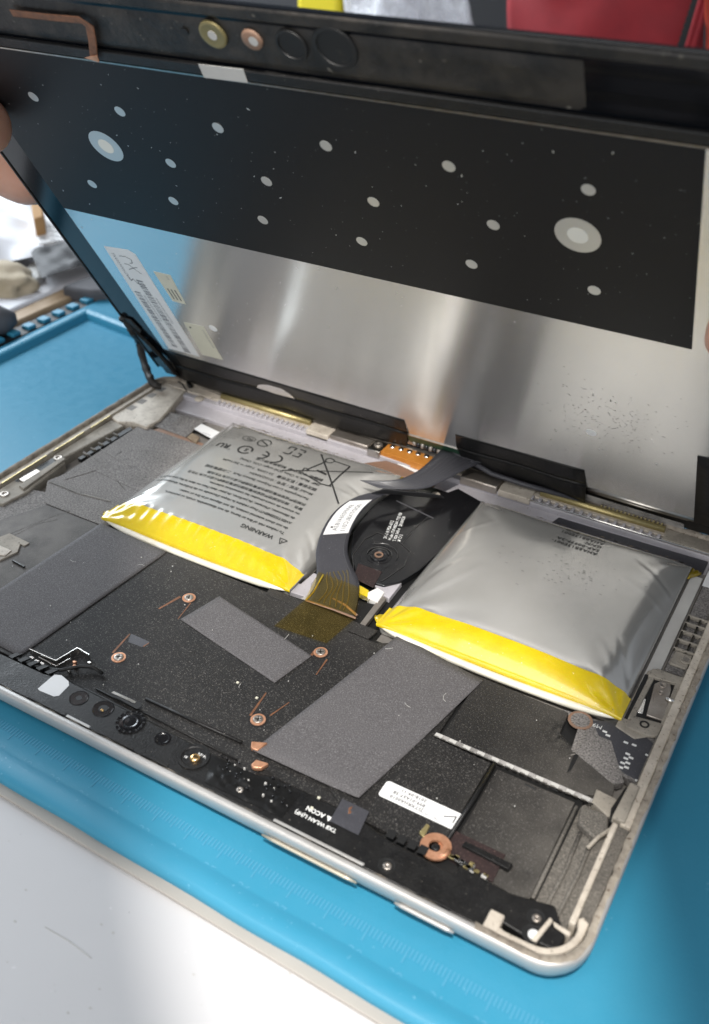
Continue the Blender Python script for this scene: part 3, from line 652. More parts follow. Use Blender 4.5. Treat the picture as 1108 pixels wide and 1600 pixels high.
# left rail and left hinge -------------------------------------------------
MB().box(.22, .3, .2, 1.0, 16.8, .50).build('left_ledge', 'ledge', tb, bevel=.03)
MB().box(.24, 3.0, .5, .46, 16.6, .74).build('left_rib', 'ledge_light', tb, bevel=.03)
MB().prism([(.46, 13.2), (1.0, 13.0), (1.5, 13.3), (2.2, 13.25), (2.3, 14.0), (1.6, 16.7), (.46, 16.7)], .2, .66).build('corner_ledge', 'ledge_light', tb, bevel=.06)
hb = MB().prism([(.50, 9.9), (.95, 9.9), (1.30, 13.0), (.55, 13.1)], .2, .60).build('left_cover', 'ledge', tb, bevel=.05)
for i in range(5):
    yy = 10.6 + i * .42; MB().prism([(1.34, yy), (1.60, yy - .02), (1.60, yy + .05), (1.34, yy + .06)], .5, .62).build('spring_tooth', 'tray_dark', tb)
MB().prism([(1.38, 10.3), (1.55, 10.3), (1.72, 13.0), (1.5, 13.1)], .4, .558).build('dark_gap', 'black_deep', tb)
hb2 = MB().prism([(.5, 6.6), (1.35, 6.6), (1.5, 7.6), (1.25, 9.8), (.6, 9.9)], .2, .62).build('left_hinge_bracket', 'ledge', tb, bevel=.05)
MB().prism([(.62, 8.9), (.95, 8.9), (1.0, 9.7), (.66, 9.75)], .6, .626).build('hinge_recess', 'black_deep', hb2)
MB().prism([(.60, 7.9), (.78, 7.9), (.85, 8.75), (.62, 8.8)], .6, .626).build('hinge_recess', 'black_deep', hb2)
MB().prism([(1.02, 7.7), (1.35, 7.6), (1.2, 9.9), (.98, 9.9)], .6, .70).build('hinge_arm', 'ledge', hb2, bevel=.03)
MB().prism([(.7, 8.0), (1.0, 7.95), (1.02, 8.8), (.75, 8.85)], .6, .68).build('hinge_slider', 'steel_dirty', hb2, bevel=.03)
for x_, y_ in ((.95, 7.1), (.85, 9.85)):
    MB().lathe(x_, y_, [(.17, .61), (.17, .66), (.10, .665), (.08, .63)], 18).build('screw', 'steel_dirty', hb2, smooth=True)
for y0_, y1_ in ((7.4, 9.6), (10.0, 11.6), (12.0, 13.1)):
    MB().tube([(.52, y0_, .76), (.52, y1_, .76)], .03, 6).build('rail_wire', 'gold', tb)
for i in range(4):
    yy = 14.0 + i * .62; MB().prism([(.55, yy), (.85, yy), (.85, yy + .35), (.55, yy + .35)], .66, .668).build('adhesive_mark', 'tray', tb)
# far wall ----------------------------------------------------------------
MB().box(1.6, 15.35, .2, 23.4, 16.25, .42).build('far_shelf', 'lilac_plastic', tb, bevel=.03)
MB().box(1.0, 16.15, .3, 23.9, 16.45, .62).build('far_step', 'lilac_plastic', tb, bevel=.03)
MB().box(.5, 16.45, .3, 24.0, 16.90, .70).build('far_rim', 'ledge_light', tb, bevel=.03)
MB().prism([(17.9, 15.32), (23.3, 15.36), (23.3, 16.1), (18.2, 16.0), (18.1, 15.6)], .42, .47).build('far_tray_dark', 'ribbon', tb, bevel=.02)
MB().tube([(16.0, 16.18, .68), (20, 16.19, .68), (23.4, 16.2, .68)], .035, 8).build('bright_wire', 'solder', tb, smooth=True)
tooth = None
for x0_, nT, st in ((3.4, 20, .235), (17.0, 16, .30)):
    for i in range(nT):
        if tooth is None: tooth = MB().box(0, 16.2, .60, .11, 16.44, .73).build('rail_tooth', 'lilac_plastic', tb, bevel=.015); tooth.location.x = x0_ * S
        else:
            c = tooth.copy(); COL.objects.link(c); c.parent = tb; c.location.x = (x0_ + i * st) * S
MB().tube([(3.35, 16.68, .78), (5.0, 16.7, .785), (7.65, 16.68, .78)], .12, 10).build('gold_bar', 'gold', tb, smooth=True)
MB().tube([(17.25, 16.66, .78), (19, 16.68, .785), (21.65, 16.7, .78)], .12, 10).build('gold_bar', 'gold', tb, smooth=True)
b = MB()
for i in range(16): b.tube([(19.4 + i * .14, 16.76, .86), (19.4 + i * .14, 16.8, .93)], .03, 5)
b.build('frayed_edge', 'gold', tb, kind='stuff')
MB().box(7.75, 16.15, .5, 8.75, 16.85, .78).build('clip_plate', 'ledge_light', tb, bevel=.03)
MB().box(8.78, 16.25, .5, 10.45, 16.80, .80).build('metal_latch', 'steel_dirty', tb, bevel=.05)
kk = MB().box(10.50, 16.1, .5, 11.05, 16.85, .80).build('screw_plate', 'steel', tb, bevel=.03)
MB().lathe(10.75, 16.55, [(.17, .80), (.17, .84), (.12, .855), (.05, .85), (.04, .83)], 18).build('screw', 'steel_dirty', kk, smooth=True)
fx = MB().prism([(11.05, 16.2), (13.6, 16.1), (13.5, 16.95), (11.05, 16.85)], .5, .80).build('orange_flex', 'flex_orange', tb, bevel=.01)
MB().prism([(10.6, 15.5), (13.6, 15.5), (13.6, 16.15), (11.3, 16.15)], .3, .50).build('flex_tail', 'copper_dirty', tb, bevel=.03)
for i in range(6):
    p = G(613.5 + i * 13.3, 697.5 + i * 4.1 * .9, .82)
    MB().lathe(p.x, p.y, [(.11, .80), (.10, .83), (.05, .85), (.01, .853)], 14).build('contact_dot', 'solder', fx, smooth=True)
lb = slab('small_label', [(621, 725), (627, 717), (665, 731), (655, 741)], .52, .526, 'sticker', tb, 0)
p = G(655, 734, .53); text('D7BA001', .11, p.x, p.y, .529, PI - .08, 'ink_grey', tb)
MB().box(14.35, 16.1, .5, 15.8, 16.78, .83).build('metal_latch', 'steel_dirty', tb, bevel=.05)
MB().box(15.85, 16.1, .5, 17.05, 16.8, .76).build('clip_plate', 'ledge_light', tb, bevel=.03)
MB().box(21.7, 16.2, .5, 23.5, 16.85, .74).build('clip_plate', 'ledge', tb, bevel=.03)
b = MB()
for x0_, x1_ in ((17.6, 22.9), (5.2, 10.4)):
    A = []; Bp = []
    for i in range(80):
        x = x0_ + (x1_ - x0_) * i / 79; A.append((x, 15.28 + .06 * noise.noise(Vector((x * 4, 0, 0))), .72)); Bp.append((x, 15.45 + .1 * noise.noise(Vector((x * 6, 3, 0))), .60))
    b.strip(A, Bp)
b.build('frayed_adhesive', 'frayed', tb, smooth=True)
MB().lathe(2.55, 16.2, [(.20, .62), (.19, .68), (.10, .70), (.02, .70)], 18).build('plastic_boss', 'ledge_light', tb, smooth=True)

# between the batteries: cavity, kickstand plate, connectors ----------------
MB().box(12.45, 7.2, .2, 15.7, 15.4, .34).build('cavity_floor', 'black_deep', tb)
kp = MB().prism(P2([(640, 748), (700, 768), (716, 762), (755, 784), (700, 850), (655, 890), (625, 908), (600, 914), (578, 908), (556, 895), (548, 865), (552, 830), (575, 795), (610, 770)], .62), .35, .60).build('hinge_cover_plate', 'black_gloss', tb, bevel=.03)
p = G(592, 868, .62)
for r_, z_ in ((.62, .61), (.42, .625), (.30, .64)):
    MB().lathe(p.x, p.y, [(r_, .60), (r_ * .985, z_), (r_ * .93, z_), (r_ * .9, z_ - .02), (.13, z_ - .02)], 36, sy=1.0 if r_ < .5 else 1.25).build('embossed_ring', 'black_gloss', kp)
MB().lathe(p.x, p.y, [(.15, .62), (.145, .672), (.095, .672), (.085, .61)], 24).build('brass_eyelet', 'copper_dirty', kp)
slab('maroon_tape', [(560, 880), (597, 893), (583, 918), (552, 903)], .60, .615, 'maroon', kp, .01)
slab('etched_line', [(619, 783), (620, 781.5), (678, 809), (677, 810.5)], .60, .604, 'ribbon_line', kp, 0)
q0_ = G(622, 845, .61); ang = math.atan2(G(640, 800, .61).y - q0_.y, G(640, 800, .61).x - q0_.x)
for sx_, (u, v), sz in (('31-1-9 PSA-012', (604, 842), .17), ('Made 17.8 MEDIA TYE FBI', (611, 844), .15), ('T-024 349-4   20180528', (618, 846), .15), ('\u25CF \u25CB 2', (625, 847), .15)):
    q_ = G(u, v, .61); text(sx_, sz, q_.x, q_.y, .609, ang, 'white_print', kp, bold=.003)
p = G(592, 868, .62)
for r_, a0_, a1_, w_ in ((.40, 20, 200, .014), (.30, 30, 170, .020), (.60, 10, 140, .010)):
    MB().tube([(p.x + r_ * math.cos(math.radians(a0_ + (a1_ - a0_) * i / 18)), p.y + .05 + r_ * .95 * math.sin(math.radians(a0_ + (a1_ - a0_) * i / 18)), .645) for i in range(19)], w_, 5).build('raised_ring', 'hinge_line', kp, smooth=True)
MB().lathe(p.x, p.y, [(.30, .625), (.28, .655), (.22, .655), (.20, .64), (.14, .64)], 32).build('boss', 'black_gloss', kp)
MB().tube([G(*q, .615) for q in ((553, 900), (551, 868), (570, 842), (590, 832), (622, 845), (641, 862), (632, 884), (606, 902), (596, 908))], .014, 5).build('embossed_outline', 'hinge_line', kp)
MB().tube([G(*q, .606) for q in ((628, 850), (652, 822), (668, 808), (676, 809))], .010, 5).build('embossed_outline', 'hinge_line', kp)
p = G(681, 772, .62); MB().lathe(p.x, p.y, [(.16, .60), (.15, .62), (.11, .62), (.1, .605), (.01, .605)], 20).build('rivet_hole', 'ledge', kp)
# white plastic & bracket bits below
slab('bracket', [(417, 912), (500, 940), (520, 905), (490, 895), (470, 912), (440, 903)], .3, .50, 'lilac_plastic', tb, .02)
slab('clear_tab', [(500, 893), (486, 912), (484, 928), (470, 935), (500, 945), (508, 905)], .5, .52, 'haze_film', tb, 0)
slab('bracket', [(583, 908), (640, 880), (645, 888), (608, 935), (590, 925), (586, 915)], .3, .52, 'lilac_plastic', tb, .02)
slab('dark_rail', [(596, 930), (604, 935), (565, 985), (556, 983)], .4, .56, 'steel_dirty', tb, .01)
cnw = slab('white_connector', [(575, 925), (590, 918), (601, 925), (596, 932), (590, 940), (574, 934)], .4, .62, 'white_plastic', tb, .02)
slab('yellow_contacts', [(558, 912), (576, 922), (578, 934), (561, 926)], .4, .60, 'yellow_tape', cnw, .01)
for i in range(6):
    p = G(564 + i * 2.6, 931 + i * 1.2, .6); MB().box(p.x - .012, p.y - .07, .59, p.x + .012, p.y + .06, .605).build('pin', 'gold', cnw)
slab('dark_board', [(540, 935), (590, 945), (568, 982), (535, 965)], .3, .53, 'black_plastic', tb, .01)
slab('shield_tab', [(415, 928), (422, 918), (590, 985), (575, 998)], .5, .578, 'shield', tb, .01)
p = G(577, 937, .54); text('Jh01', .12, p.x, p.y, .535, PI, 'white_print', tb)
MB().tube([G(520, 936, .62), G(540, 946, .62), G(558, 962, .60)], .05, 6).build('copper_edge', 'copper_dirty', tb, smooth=True)
for pts in ([(155, 793), (182, 803), (176, 812), (150, 805)],): slab('metal_clip', pts, .4, .50, 'steel_dirty', tb, .02)
MB().box(5.0, 7.42, .2, 12.4, 7.85, .36).build('gap_shade_block', 'black_deep', tb)  # black block put in as the shade below the battery's near edge
MB().box(5.5, 7.46, .4, 6.8, 7.60, .50).build('gap_clip', 'sticker_grey', tb, bevel=.02)

# ================================================================== BATTERIES
def smooth01(t): t = max(0, min(1, t)); return t * t * (3 - 2 * t)
def battery(X0, X1, Y0, Y1, seed, label, ribs, zt, bulge, creases=()):
    t_ = thing('swollen_battery', ((X0 + X1) / 2, (Y0 + Y1) / 2, .3), label, 'battery', 'pair of swollen pouch batteries in the tablet')
    ox, oy, oz = (X0 + X1) / 2, (Y0 + Y1) / 2, .3
    wx, wy = X1 - X0, Y1 - Y0
    def H(x, y, wr=True):
        u = (x - X0) / wx; v = (y - Y0) / wy
        u = max(0, min(1, u)); v = max(0, min(1, v))
        pl = zt + bulge * (max(0, math.sin(PI * u)) ** .6) * (max(0, math.sin(PI * min(1, .12 + v * .88))) ** .6)
        dx = min(x - X0, X1 - x); dn_ = y - Y0; df = Y1 - y
        f = smooth01(max(dx, 0) / .45 * .5 + .5) * 2 - 1
        f = 1 - (1 - min(1, max(dx, 0) / 1.0)) ** 2.4
        g = 1 - (1 - min(1, max(0, dn_) / 1.05)) ** 1.9
        h = 1 - (1 - min(1, max(df, 0) / .9)) ** 2.4
        zb_ = .70
        z = zb_ + (pl - zb_) * f * g * h + .03 * smooth01(dx / .12) * smooth01(df / .12)
        if wr:
            c1 = math.hypot(x - X1, y - Y1); c2 = math.hypot(x - X1, y - Y0); c3 = math.hypot(x - X0, y - Y1); c4 = math.hypot(x - X0, y - Y0)
            for k_, (c_, cx, cy) in enumerate(((c1, X1, Y1), (c2, X1, Y0), (c3, X0, Y1), (c4, X0, Y0))):
                if c_ < 3.4:
                    a = math.atan2(y - cy, x - cx); z += .032 * (1 - c_ / 3.4) * math.sin(a * (9 + k_) + seed + k_) * min(1, c_ * 1.5)
            z += .006 * math.sin(x * 2.1 + y * .6 + seed) * noise.noise(Vector((x * .7, y * .3, 2))) + .012 * noise.noise(Vector((x * .4, y * .4, seed))) + .0015 * noise.noise(Vector((x * 1.6, y * 1.1, seed + 9)))
            for (ax_, ay_, bx_, by_, am_, wd_) in creases:
                ex, ey = bx_ - ax_, by_ - ay_; L2 = ex * ex + ey * ey; tt = ((x - ax_) * ex + (y - ay_) * ey) / L2
                if -.1 < tt < 1.1:
                    pd = abs((x - ax_) * ey - (y - ay_) * ex) / math.sqrt(L2); z += am_ * (.55 if not ribs else .9) * math.exp(-(pd / wd_) ** 2) * max(0, 1 - abs(2 * tt - 1) ** 2)
            if ribs and dn_ < 1.05: z += .026 * abs(math.sin((x - X0) * 7.2 + .3 * math.sin(x * 3))) ** 2.5 * max(0, math.sin(PI * dn_ / 1.05))
        return z
    NX, NY = 110, 100; vs = []; fs = []
    for j in range(NY + 1):
        for i in range(NX + 1):
            a, b_ = i / NX, j / NY
            a = .5 - .5 * math.cos(PI * a) * (1 - .0) if False else a
            x = X0 + wx * a; y = Y0 + wy * b_
            # pinched outline: sides bow a little inward
            vs.append((x - ox, y - oy, H(x, y) - oz))
    for j in range(NY):
        for i in range(NX): q = j * (NX + 1) + i; fs.append((q, q + 1, q + NX + 2, q + NX + 1))
    # skirt down to the base
    n0 = len(vs); rim = [i for i in range(NX + 1)] + [k_ * (NX + 1) + NX for k_ in range(1, NY + 1)] + [NY * (NX + 1) + i for i in range(NX - 1, -1, -1)] + [k_ * (NX + 1) for k_ in range(NY - 1, 0, -1)]
    for r_ in rim: vs.append((vs[r_][0] * .985, vs[r_][1] * .985, .30 - oz))
    m_ = len(rim)
    for k_ in range(m_): fs.append((rim[k_], rim[(k_ + 1) % m_], n0 + (k_ + 1) % m_, n0 + k_))
    body = MB().add(vs, fs).build('pouch', 'pouch', t_, smooth=True)
    # yellow tape over the near edge
    vs = []; fs = []; nx, ny = 120, 16
    for j in range(ny + 1):
        for i in range(nx + 1):
            x = X0 - .06 + (wx + .12) * i / nx; y = Y0 - .04 + 0.86 * j / ny
            e = min(i, nx - i) / nx * wx
            if e < .9: y = Y0 - .04 + (.86 + .0) * (j / ny) * (1 - .0) 
            vs.append((x - ox, y - oy, H(x, y) + .008 - oz))
    for j in range(ny):
        for i in range(nx): q = j * (nx + 1) + i; fs.append((q, q + 1, q + nx + 2, q + nx + 1))
    n0 = len(vs)
    for i in range(nx + 1): vs.append((vs[i][0], vs[i][1] + .02, .60 - oz))
    for i in range(nx): fs.append((i, i + 1, n0 + i + 1, n0 + i))
    MB().add(vs, fs).build('yellow_tape', 'yellow_tape', t_, smooth=True)
    # white folded edge under the tape
    path = []; 
    for i in range(41):
        u = i / 40; x = X0 + .05 + (wx - .1) * u; path.append((x - ox, Y0 - .06 - .05 * math.sin(PI * u) - oy + .10 * (2 * u - 1) ** 8, .60 - .08 * math.sin(PI * u) - oz))
    MB().tube(path, [.03 + .085 * min(1, math.sin(PI * (i + .5) / 41) * 2.4) for i in range(41)], 8).build('folded_edge', 'white_edge', t_, smooth=True)
    # pinched corner tips
    for cx, cy, dx, dy in ((X0, Y0, -1, .05), (X1, Y1, 1, .25)):
        c_ = MB(); vs = []; fs = []
        for i in range(7):
            a = i / 6; wd = .26 * (1 - a) + .03; vs += [(cx + dx * (a * .32) - ox, cy + dy * a + (.30 if cy == Y0 else -.30) + wd - oy - (0 if cy == Y0 else 0), .66 - a * .05 - oz + .02 * math.sin(i * 2.2)), (cx + dx * (a * .32) - ox, cy + dy * a + (.30 if cy == Y0 else -.30) - wd - oy, .60 - a * .03 - oz + .02 * math.cos(i * 2.6))]
        for i in range(6): fs.append((2 * i, 2 * i + 1, 2 * i + 3, 2 * i + 2))
        MB().add(vs, fs).build('corner_tab', 'yellow_dark' if cy != Y0 else 'yellow_tape', t_, smooth=True, solid=.01)
    return t_, (lambda X, Y: H(X + ox, Y + oy) + .013 - oz), (ox, oy, oz), H
LB, lh, lo, LH = battery(4.95, 12.45, 7.72, 15.22, 3.1, 'left swollen grey battery covered in black warning text, yellow tape along its near edge', True, .95, .26, [(12.4, 12.9, 11.2, 13.3, -.03, .09), (12.4, 12.6, 11.0, 12.7, .025, .08), (12.4, 9.3, 11.6, 10.2, -.03, .08), (12.3, 10.6, 11.7, 11.2, .02, .07), (12.4, 8.6, 11.9, 9.4, .03, .06), (5.0, 8.6, 5.9, 9.6, -.02, .07)])
RB, rh, ro, RH = battery(15.62, 22.95, 7.72, 15.22, 8.4, 'right swollen grey battery, nearly bare but for a short code near its far side', False, .95, .30, [(22.9, 13.2, 21.3, 14.3, -.045, .08), (22.9, 13.0, 21.3, 14.1, .03, .07), (22.9, 12.3, 21.2, 13.0, .02, .10), (22.9, 8.7, 22.0, 10.4, -.04, .10), (22.6, 8.6, 21.6, 9.9, .03, .12), (15.7, 9.2, 16.9, 12.4, -.035, .12), (16.2, 8.9, 17.4, 11.4, .03, .14), (15.7, 14.6, 16.9, 13.6, -.03, .10), (15.8, 12.6, 16.8, 14.0, .025, .09)])
def btext(s, size, x, y, m='ink', P=LB, hf=lh, o=lo, **k): return text(s, size, x - o[0], y - o[1], 0, PI, m, P, hf=hf, **k)
# big mesh faces in letters are small, so the text can follow the bulging pouch
btext('WARNING', .26, 10.92, 9.28, bold=.006)
tri = MB(); 
def stroke(pts, w_, P, hf, o, nm='printed_symbol', m='ink', seg=.08, closed=False):
    pts = [Vector((q[0], q[1])) for q in pts]
    if closed: pts.append(pts[0])
    b = MB()
    for a, c in zip(pts, pts[1:]):
        d = c - a; L_ = d.length
        if L_ < 1e-6: continue
        d.normalize(); n_ = Vector((-d.y, d.x)) * w_ / 2; k_ = max(1, int(L_ / seg)); vs = []; fs = []
        for i in range(k_ + 1):
            p = a + d * L_ * i / k_
            for q in (p + n_, p - n_): vs.append((q.x - o[0], q.y - o[1], hf(q.x - o[0], q.y - o[1]) + .001))
        for i in range(k_): fs.append((2 * i, 2 * i + 1, 2 * i + 3, 2 * i + 2))
        b.add(vs, fs)
    return b.build(nm, m, P)
LK = (LB, lh, lo)
stroke([(11.40, 9.30), (11.12, 9.30), (11.26, 9.04)], .03, *LK, closed=True)
stroke([(11.26, 9.13), (11.26, 9.22)], .03, *LK)
lines = [('To reduce risk of fire or burns, do not disassemble, crush, or puncture,', 9.62, 11.1),
 ('do not short external contact, do not dispose of in fire or water.', 9.90, 11.05),
 ("AVERTISSEMENT! Pour r\u00e9duire le risque d'incendie ou de br\u00fblures, abstenez-vous", 10.20, 11.0),
 ("de d\u00e9monter, d'\u00e9craser, de perforer, de jeter dans l'eau ou dans le feu une batterie", 10.48, 10.95),
 ('ou encore de court-circuiter les connexions externes.', 10.76, 10.95)]
for s_, y_, x_ in lines: btext(s_, .17, x_, y_, m='ink', bold=.004)
cjk1 = '\u8b66\u544a \uff1a\u8acb\u52ff\u62c6\u89e3\u64e0\u58d3\u6216\u7a7f\u523a\u96fb\u6c60\u8acb\u52ff\u5c07\u96fb\u6c60\u63a5\u89f8\u706b\u6216\u6c34\u4ee5\u514d\u767c\u751f\u5371\u96aa'
btext(cjk1[:30], .165, 10.9, 11.05, bold=.002); btext(cjk1[6:32], .165, 10.85, 11.32, bold=.002)
btext('Rechargeable Li-ion Polymer Battery Pack  \u4e8c\u6b21\u92f0\u96fb\u6c60\u7d44', .185, 10.75, 11.66, bold=.002)
btext('Model/ \u578b\u865f / \u578b\u53f7 : G16QA043H', .185, 10.72, 11.98, bold=.002)
btext('\u984d\u5b9a\u5bb9\u91cf / \u989d\u5b9a\u5bb9\u91cf   23.12Wh  7.66V \u2393 3411mAh', .185, 10.68, 12.30, bold=.002)
btext('SMP  Made in China (Cell origin COS, China)', .185, 10.62, 12.62, bold=.002)
btext('\u88fd\u9020\u5730: \u4e2d\u56fd/\u4e2d\u570b  \u5236\u9020\u5546\u6709\u9650\u516c\u53f8', .185, 10.55, 12.94, bold=.002)
# symbols
def arc(cx, cy, r, a0_, a1_, n=16): return [(cx + r * math.cos(math.radians(a0_ + (a1_ - a0_) * i / n)), cy + r * math.sin(math.radians(a0_ + (a1_ - a0_) * i / n))) for i in range(n + 1)]
stroke(arc(8.30, 13.2, .27, 90 + 0, -90), .065, *LK)      # C, seen upside down
stroke(arc(7.72, 13.2, .27, 90, -90), .065, *LK); stroke([(7.99, 13.2), (7.75, 13.2)], .065, *LK)
stroke(arc(7.0, 13.2, .27, 0, 330), .07, *LK); btext('S', .28, 7.10, 13.30, bold=.01)
btext('RU', .42, 6.35, 13.25, bold=.012); btext('C', .15, 6.48, 13.0); btext('US', .12, 5.72, 13.0)
stroke(arc(7.3, 14.0, .26, 0, 340), .05, *LK); stroke([(7.5, 13.9), (7.1, 14.12)], .05, *LK)
stroke([(6.95 - .35 + .28 * math.cos(a), 14.0 + .17 * math.sin(a)) for a in [i * PI / 8 for i in range(16)]], .03, *LK, closed=True); btext('PQ', .2, 6.78, 14.06, bold=.004)
for c_ in ([(8.3, 13.75), (8.55, 13.75), (8.55, 14.0)], [(8.7, 13.75), (8.95, 13.75), (8.95, 14.0), (8.8, 14.0)], [(8.3, 14.1), (8.3, 14.3), (8.55, 14.3), (8.55, 14.1)], [(8.7, 14.3), (8.95, 14.3), (8.95, 14.15)]): stroke(c_, .06, *LK)
stroke([(7.6 + .28 * math.cos(a), 14.65 + .15 * math.sin(a)) for a in [i * PI / 8 for i in range(16)]], .025, *LK, closed=True, m='ink_soft'); btext('D33', .14, 7.76, 14.7, m='ink_soft')
stroke([(8.5, 14.7), (8.7, 14.85), (8.9, 14.7), (8.7, 14.55)], .03, *LK, closed=True, m='ink_soft'); btext('\u0394\u0394', .2, 6.9, 14.7, m='ink_soft')
for k_ in range(4): btext('RoHS pcb Li-ion' if k_ % 2 else 'TISI 2217-2548', .10, 6.2, 13.75 + k_ * .16, m='ink_soft')
# crossed-out bin, drawn where it stands on the pouch
def gz(u, v, z=1.13): p = G(u, v, z); return (p.x, p.y)
for pts, w_ in (([(440, 738), (583, 736)], .05), ([(502, 709), (529, 786)], .06), ([(479, 736), (510, 720.6)], .06), ([(521, 719), (547, 727)], .05), ([(547, 727), (515, 760)], .06),
              ([(518, 761), (502, 758), (474, 742)], .05), ([(472, 739), (476, 733), (483, 735), (479, 738)], .05), ([(495, 736), (510, 742.5)], .10), ([(485, 748), (494, 753), (499, 751), (489, 747)], .035)):
    stroke([gz(*q) for q in pts], w_, *LK, nm='crossed_bin_symbol')
c_ = gz(515.5, 719); stroke(arc(c_[0], c_[1], .16, 0, 345), .05, *LK, nm='crossed_bin_symbol')
RK = dict(P=RB, hf=rh, o=ro)
for i, s_ in enumerate(('AHAEB13E001-', 'SAP-0097F-3A', 'GP/N:', 'AHAB813E001', 'Vendor: ZAO')): btext(s_, .215, 20.25, 13.72 + i * .235, bold=.004, space=1.12, **RK)
for i in range(70):
    x = 18.3 + random.gauss(1.3, .9); y = 12.3 + random.gauss(0, .55); a = random.uniform(-.2, .35); l = random.uniform(.03, .10)
    if i < 60: stroke([(x, y), (x + l * math.cos(a), y + l * math.sin(a))], .018, RB, rh, ro, nm='small_scuff', m='ink_soft')
# wrinkled clear wrap at the right battery's left side
vs = []; fs = []
for i in range(30):
    y = 8.9 + i * .13
    for j in range(8):
        x = 15.66 + j * .16; vs.append((x - ro[0], y - ro[1], RH(x, y) + .02 + .03 * abs(noise.noise(Vector((x * 3, y * 1.2, 4)))) - ro[2]))
for i in range(29):
    for j in range(7): q = i * 8 + j; fs.append((q, q + 1, q + 9, q + 8))


# ================================================================== RIBBON CABLE
rc = thing('ribbon_cable', (13.5, 12, .8), 'dark grey flat ribbon cable with a white label looping between the two batteries', 'cable')
rc.location = (0, 0, 0)
def sub_pts(pts, k_=6):     # Catmull-Rom
    P_ = [Vector(p) for p in pts]; out = []
    for i in range(len(P_) - 1):
        p0, p1, p2, p3 = P_[max(i - 1, 0)], P_[i], P_[i + 1], P_[min(i + 2, len(P_) - 1)]
        for j in range(k_):
            t_ = j / k_; out.append(.5 * ((2 * p1) + (-p0 + p2) * t_ + (2 * p0 - 5 * p1 + 4 * p2 - p3) * t_ ** 2 + (-p0 + 3 * p1 - 3 * p2 + p3) * t_ ** 3))
    out.append(P_[-1]); return out
g3 = lambda u, v, z: tuple(G(u, v, z))
low_o = [(640, 766, .98), (600, 767, 1.16), (560, 775, 1.22), (527, 795, 1.26), (505, 825, 1.24), (494, 860, 1.12), (495, 888, .92), (492, 915, .74), (478, 936, .64)]
low_i = [(694, 776, .78), (640, 773, .95), (600, 774, 1.02), (572, 792, 1.08), (552, 822, 1.06), (543, 855, .96), (548, 880, .82), (562, 915, .68), (552, 966, .60)]
A_ = sub_pts([g3(*q) for q in low_o]); B_ = sub_pts([g3(*q) for q in low_i])
MB().strip(A_, B_).build('lower_ribbon', 'ribbon', rc, smooth=True, solid=.02)
up_o = [(690, 702, 1.40), (664, 727, 1.55), (645, 740, 1.60), (622, 749, 1.62), (592, 751, 1.60), (562, 750, 1.55)]
up_i = [(754, 721, 1.38), (720, 737, 1.36), (700, 748, 1.33), (668, 762, 1.30), (630, 765, 1.36), (592, 762, 1.46)]
A0_ = sub_pts([g3(658, 684, 1.25), g3(700, 692, 1.40), g3(754, 716, 1.44)]); B0_ = sub_pts([g3(676, 702, 1.22), g3(700, 708, 1.36), g3(752, 724, 1.40)])
MB().strip(A0_, B0_).build('connector_ribbon', 'ribbon', rc, smooth=True, solid=.02)
A2 = sub_pts([g3(*q) for q in up_o]); B2 = sub_pts([g3(*q) for q in up_i])
MB().strip(A2, B2).build('upper_ribbon', 'ribbon', rc, smooth=True, solid=.02)
# under-layer peeking out below the fold
A3 = sub_pts([g3(580, 770, 1.2), g3(620, 772, 1.15), g3(660, 776, 1.0), g3(694, 778, .8)]); B3 = sub_pts([g3(600, 763, 1.5), g3(640, 768, 1.35), g3(668, 770, 1.2), g3(690, 774, 1.0)])
MB().strip(A3, B3).build('ribbon_fold', 'ribbon_dark', rc, smooth=True, solid=.02)
for k_ in range(7):     # trace lines pressed in the ribbon
    f_ = .22 + .10 * k_
    MB().tube([a.lerp(b_, f_) + Vector((0, 0, .012)) for a, b_ in zip(A2[1:26], B2[1:26])], .012, 4).build('trace_line', 'ribbon_line', rc)
MB().tube([a.lerp(b_, .88) + Vector((0, 0, .006)) for a, b_ in zip(A_[6:40], B_[6:40])], .010, 4).build('trace_line', 'ribbon_line', rc)
for k_ in range(6):     # amber wavy lines of tape at the lower end
    pth = []
    for i in range(38, 48):
        a, b_ = A_[i], B_[i]; f_ = .28 + .10 * k_ + .03 * math.sin(i * .9 + k_); pth.append(a.lerp(b_, f_) + Vector((0, 0, .02)))
    MB().tube(pth, .022, 4).build('amber_line', 'kapton_line', rc)
# white label on ribbon
i0, i1 = 15, 27
la = [A_[i].lerp(B_[i], .10) + Vector((0, 0, .016)) for i in range(i0, i1)]; lb_ = [A_[i].lerp(B_[i], .93) + Vector((0, 0, .016)) for i in range(i0, i1)]
lab = MB().strip(la, lb_).build('cable_label', 'sticker', rc, smooth=True)
def ltext(s_, size, f_, i_start):
    c = bpy.data.curves.new('t', 'FONT'); c.body = s_; c.size = size; c.space_character = 1.08; o = bpy.data.objects.new('tmp', c); COL.objects.link(o)
    dg = bpy.context.evaluated_depsgraph_get(); me = bpy.data.meshes.new_from_object(o.evaluated_get(dg)); bpy.data.objects.remove(o)
    ctr = [A_[i].lerp(B_[i], f_) for i in range(i_start, len(A_))]; crs = [(A_[i] - B_[i]).normalized() for i in range(i_start, len(A_))]
    cum = [0]
    for a, b_ in zip(ctr, ctr[1:]): cum.append(cum[-1] + (b_ - a).length)
    for q in me.vertices:
        a = q.co.x; k_ = 0
        while k_ < len(cum) - 2 and cum[k_ + 1] < a: k_ += 1
        t_ = (a - cum[k_]) / max(1e-6, cum[k_ + 1] - cum[k_]); p = ctr[k_].lerp(ctr[k_ + 1], t_) + crs[k_] * (-q.co.y) * -1 + Vector((0, 0, .024)); q.co = p * S
    me.materials.clear(); me.materials.append(MATS['ink_grey']); ob = bpy.data.objects.new('printed_text', me); COL.objects.link(ob); ob.parent = rc
